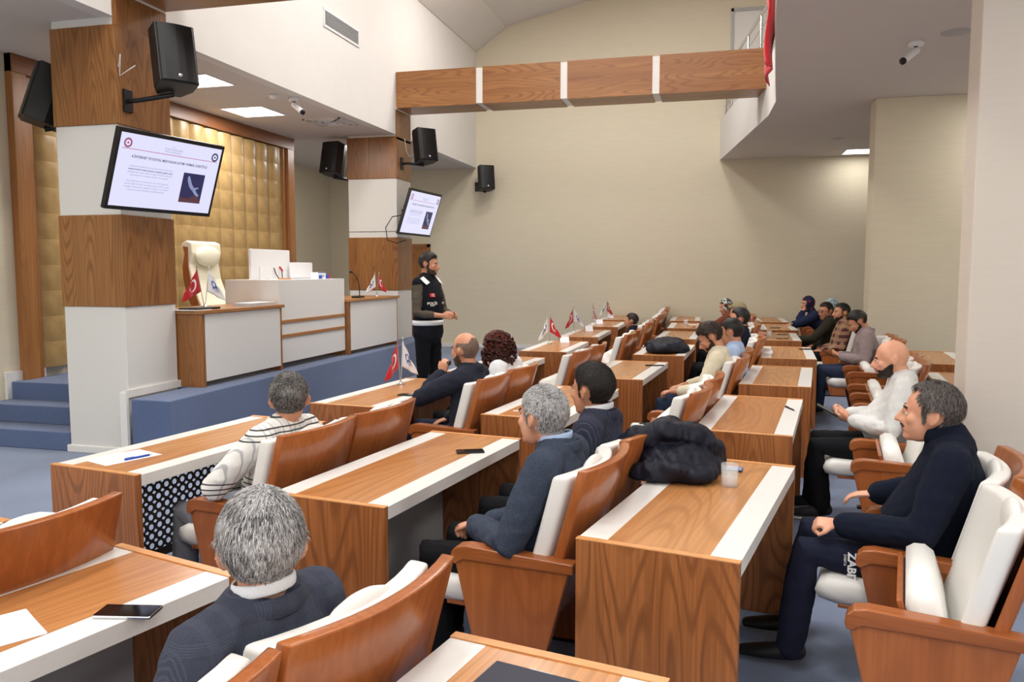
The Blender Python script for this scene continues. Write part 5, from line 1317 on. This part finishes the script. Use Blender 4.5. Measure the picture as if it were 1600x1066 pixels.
# ================================================================== THINGS ON THE DESKS
def slab_phone(label, k, u, v, rz, tilt=False, s=1.0, case='chrome', scr='glassy'):
    x, y, z = on_desk(k, u, v)
    return phone_at(label, x, y, z, R(rz-DESKS[k][2]), s, case, scr)
def phone_at(label, x, y, z, rz, s=1.0, case='chrome', scr='glassy'):
    t = thing('mobile_phone', label, 'phone', (x, y, z), rz)
    MB().box(-.038*s, .038*s, -.079*s, .079*s, 0, .009).build('body', M[case], t, bevel=.003)
    MB().box(-.036*s, .036*s, -.077*s, .077*s, .009, .0095).build('screen', M[scr], t)
    MB().box(-.0395*s, -.038*s, .01, .035, .003, .006).build('side_button', M[case], t)
    MB().box(.010*s, .032*s, .045*s, .072*s, -.001, 0).build('camera_bump', M['black'], t)
    return t
phone_at('large phone with silver rim lying across the white edge of the desk at bottom left', -1.575, 1.83, .7505, R(-78), 1.03)
phone_at('black phone lying on the centre left desk', -1.255, 3.975, .7505, R(-66), .92, 'black')
phone_at('dark phone beneath the large flags on the front desk', -2.29, 5.70, .7505, R(-88), .98, 'black')
slab_phone('phone at the right edge of the desk with the printed sheet', 'C5', .50, 1.17, -80, s=1.0, case='black')
slab_phone('farther of two dark phones on the desk of the plaid shirt', 'C6', .36, 1.12, -85, s=1.0, case='black')
slab_phone('nearer of two dark phones on the desk of the plaid shirt', 'C6', .33, .35, -80, s=1.0, case='black')
slab_phone('dark phone on the desk under the leaning woman', 'C7', .25, .55, -80, s=1.0, case='black')
# phones in hands
HELD = Matrix(((0, -math.cos(R(28)), math.sin(R(28)), 0), (1, 0, 0, 0), (0, math.sin(R(28)), math.cos(R(28)), 0), (0, 0, 0, 1)))
def held_phone(label, k, i, loc, rot):
    x, y, r_ = CH[(k, i)]; mt = Matrix.Translation((x, y, 0)) @ Matrix.Rotation(R(-r_), 4, 'Z') @ Matrix.Translation(loc) @ rot
    t = phone_at(label, 0, 0, 0, 0, .98, 'black'); t.location = mt.to_translation(); t.rotation_euler = mt.to_euler()
held_phone('phone held in both hands of the bald man', 'C3', 1, (-.408, -.02, .742), HELD)
held_phone('phone held low by the person in the mauve blazer', 'C5', 1, (-.408, -.02, .718), HELD)
def pen(label, x, y, rz, col='black', z=.7505, s=1.0):
    t = thing('pen', label, 'pen', (x, y, z+.005), rz)
    MB().tube([(-.06*s, 0, 0), (.055*s, 0, 0)], [.0048*s]*2, n=8).build('barrel', M[col], t)
    MB().lathe([(.0045*s, 0), (.0012*s, .014*s), (0, .016*s)], n=8).xform(Matrix.Translation((.055*s, 0, 0)) @ Matrix.Rotation(R(90), 4, 'Y')).build('tip', M['chrome'], t)
    MB().box(-.062*s, -.02*s, -.0015, .0015, .0045*s, .0065*s).build('clip', M[col], t)
def sheet(label, x, y, rz, w_=.21, l_=.297, n=1, lines=0, name='paper_sheet', z=.7505):
    t = thing(name, label, 'paper', (x, y, z), rz)
    for k in range(n): o = MB().box(-w_/2, w_/2, -l_/2, l_/2, k*.0009, k*.0009+.0007).build('sheet', M['paper'], t); o.rotation_euler.z = .02*k
    if lines:
        mb = MB()
        for k in range(lines):
            yy = l_*.40-k*l_*.8/lines; mb.box(-w_*.38, w_*(.38-.2*((k*7) % 3)/3), yy, yy+.0022, n*.0009, n*.0009+.0002)
        mb.build('printed_lines', M['grey'], t)
sheet('white sheet with the blue pen on the left front desk', -2.93, 3.42, R(-20), lines=9)
pen('fat blue pen on the paper of the left front desk', -2.845, 3.42, R(70), 'blue', z=.752, s=1.1)
sheet('white paper stack at the left edge of the desk with the large phone', -1.86, 1.60, R(-32), n=2)
pen('lone dark pen on the white strip of a third row desk', .478, 5.78, R(-72), 'black', s=1.25)
pen('slim dark pen on the desk before the bearded man', -.62, 8.10, R(15), 'black', s=1.5)
x, y, z = on_desk('B3', .17, .22)
sheet('tiny torn scrap of paper on the desk before the navy suit', x, y, R(30), .05, .022)
x, y, z = on_desk('C5', .07, .75); sheet('printed sheet on the white strip of a third row desk', x, y, R(-3), .10, .40, lines=12)
x, y, z = on_desk('B7', .40, 1.0); sheet('white sheet near the arm of the floral headscarf', x, y, R(10), .15, .2)
x, y, z = on_desk('B6', .12, .62); pen('white pen on the desk beyond the dark bag', x, y, R(100), 'wpaint', s=1.6)
# folder on the nearest desk
t = thing('document_folder', 'dark navy folder with a white slip showing, on the desk at the bottom edge', 'folder', (-.43, 1.62, .7505), R(-13))
MB().box(-.115, .115, -.165, .165, 0, .003).build('back_cover', M['navyfold'], t, bevel=.001); MB().box(-.105, .108, -.158, .160, .003, .007).build('sheet', M['paper'], t)
MB().box(-.115, .115, -.165, .165, .007, .010).build('front_cover', M['navyfold'], t, bevel=.001); MB().box(-.03, .03, .160, .172, .003, .0065).build('slip', M['paper'], t)
# water glasses
def glass(label, x, y, s=1.0, z=.7505):
    t = thing('water_glass', label, 'glass', (x, y, z))
    MB().lathe([(0, 0), (.030*s, 0), (.034*s, .09*s), (.0325*s, .09*s), (.0285*s, .006), (0, .006)], n=24).build('tumbler', M['glass'], t)
    MB().lathe([(0, .0065), (.028*s, .0065), (.0305*s, .045*s), (0, .045*s)], n=24).build('water', M['glass'], t)
glass('clear water glass beside the black jacket', .055, 3.62, 1.12)
x, y, z = on_desk('C6', .16, .55); glass('glass on the desk with two dark phones', x, y, 1.1)
x, y, z = on_desk('B7', .28, .8); glass('glass by the arm of the person in the floral headscarf', x, y, 1.1)
phone_at('light blue patterned phone and papers beyond the water glass', .04, 3.93, .7505, R(-95), 1.0, 'black', 'scrarm')
# jackets heaped on the desks: folded cloth volumes
def heap(label, x, y, z, rz, pts, mat, vox=.010, amp=.017, name='folded_jacket', cat='jacket', tubes=()):
    mb = MB()
    for c, r_ in pts: mb.ell(c, r_)
    for p_, r_ in tubes: mb.tube(p_, [r_]*len(p_), n=10)
    me = remesh(mb, vox, 2, .5); P = npverts(me); N_ = npnorm(me)
    d = (1-np.abs(vnoise(P*np.array([1, .7, 1.3]), 24, 31))*2.2)*amp+(1-np.abs(vnoise(P, 52, 32))*2)*amp*.35; up_ = sstep((P[:, 2]-.0)/.03)
    P = P+N_*(d*up_)[:, None]; P[:, 2] = np.maximum(P[:, 2], 0.0); me.vertices.foreach_set('co', P.ravel()); me.update()
    me.materials.append(mat); me.name = name; o = link(name, me); o.location = (x, y, z); o.rotation_euler.z = rz
    return tag(o, label, cat)
F['jk'] = cmat('black_navy_nylon', (20, 22, 35), wr=1.4); F['jk'].node_tree.nodes['Principled BSDF'].inputs['Roughness'].default_value = .55
heap('black padded jacket heaped on the desk by the water glass', -.20, 3.83, .752, R(-11), [((0, 0, .07), (.17, .24, .10)), ((-.06, .16, .10), (.10, .12, .12)), ((-.14, -.04, .04), (.12, .18, .06)), ((.12, -.12, .03), (.10, .12, .05)), ((.05, .08, .12), (.12, .13, .09)), ((-.20, .05, .06), (.06, .16, .10)), ((.16, .05, .03), (.06, .12, .05))], F['jk'], tubes=[([(-.16, -.16, .16), (-.02, -.10, .20), (.10, .02, .17), (.17, .12, .07)], .052), ([(-.20, .20, .12), (-.06, .24, .16), (.08, .22, .11)], .05), ([(-.1, -.24, .04), (.06, -.23, .05), (.17, -.14, .03)], .04)])
x, y, z = on_desk('B5', .30, .52); heap('dark bag with a white tag lying on a second row desk', x, y, .752, R(0), [((0, 0, .06), (.22, .40, .085)), ((-.02, -.22, .05), (.18, .18, .07)), ((.03, .2, .06), (.20, .2, .08)), ((.18, -.05, .04), (.10, .2, .05))], F['jk'], vox=.014, name='soft_bag', cat='bag')
ob = bpy.data.objects['soft_bag']; o = MB().box(-.004, .004, -.02, .02, -.07, 0).build('white_tag', M['paper'], ob); o.location = (-.22, -.36, .09); o.rotation_euler = (.3, .5, 0)
# smart watch of the bald man, mouse-sized clutter kept on things
bx, by, br_ = CH[('C3', 1)]
bt = [o for o in bpy.data.objects if o.get('label', '').startswith('bald person')][0]
o = MB().lathe([(.036, -.014), (.041, -.012), (.041, .012), (.036, .014)], n=20).build('wrist_watch', M['black'], bt); o.location = (-.225, -.10, .70); o.rotation_euler = (R(0), R(90), R(-38))
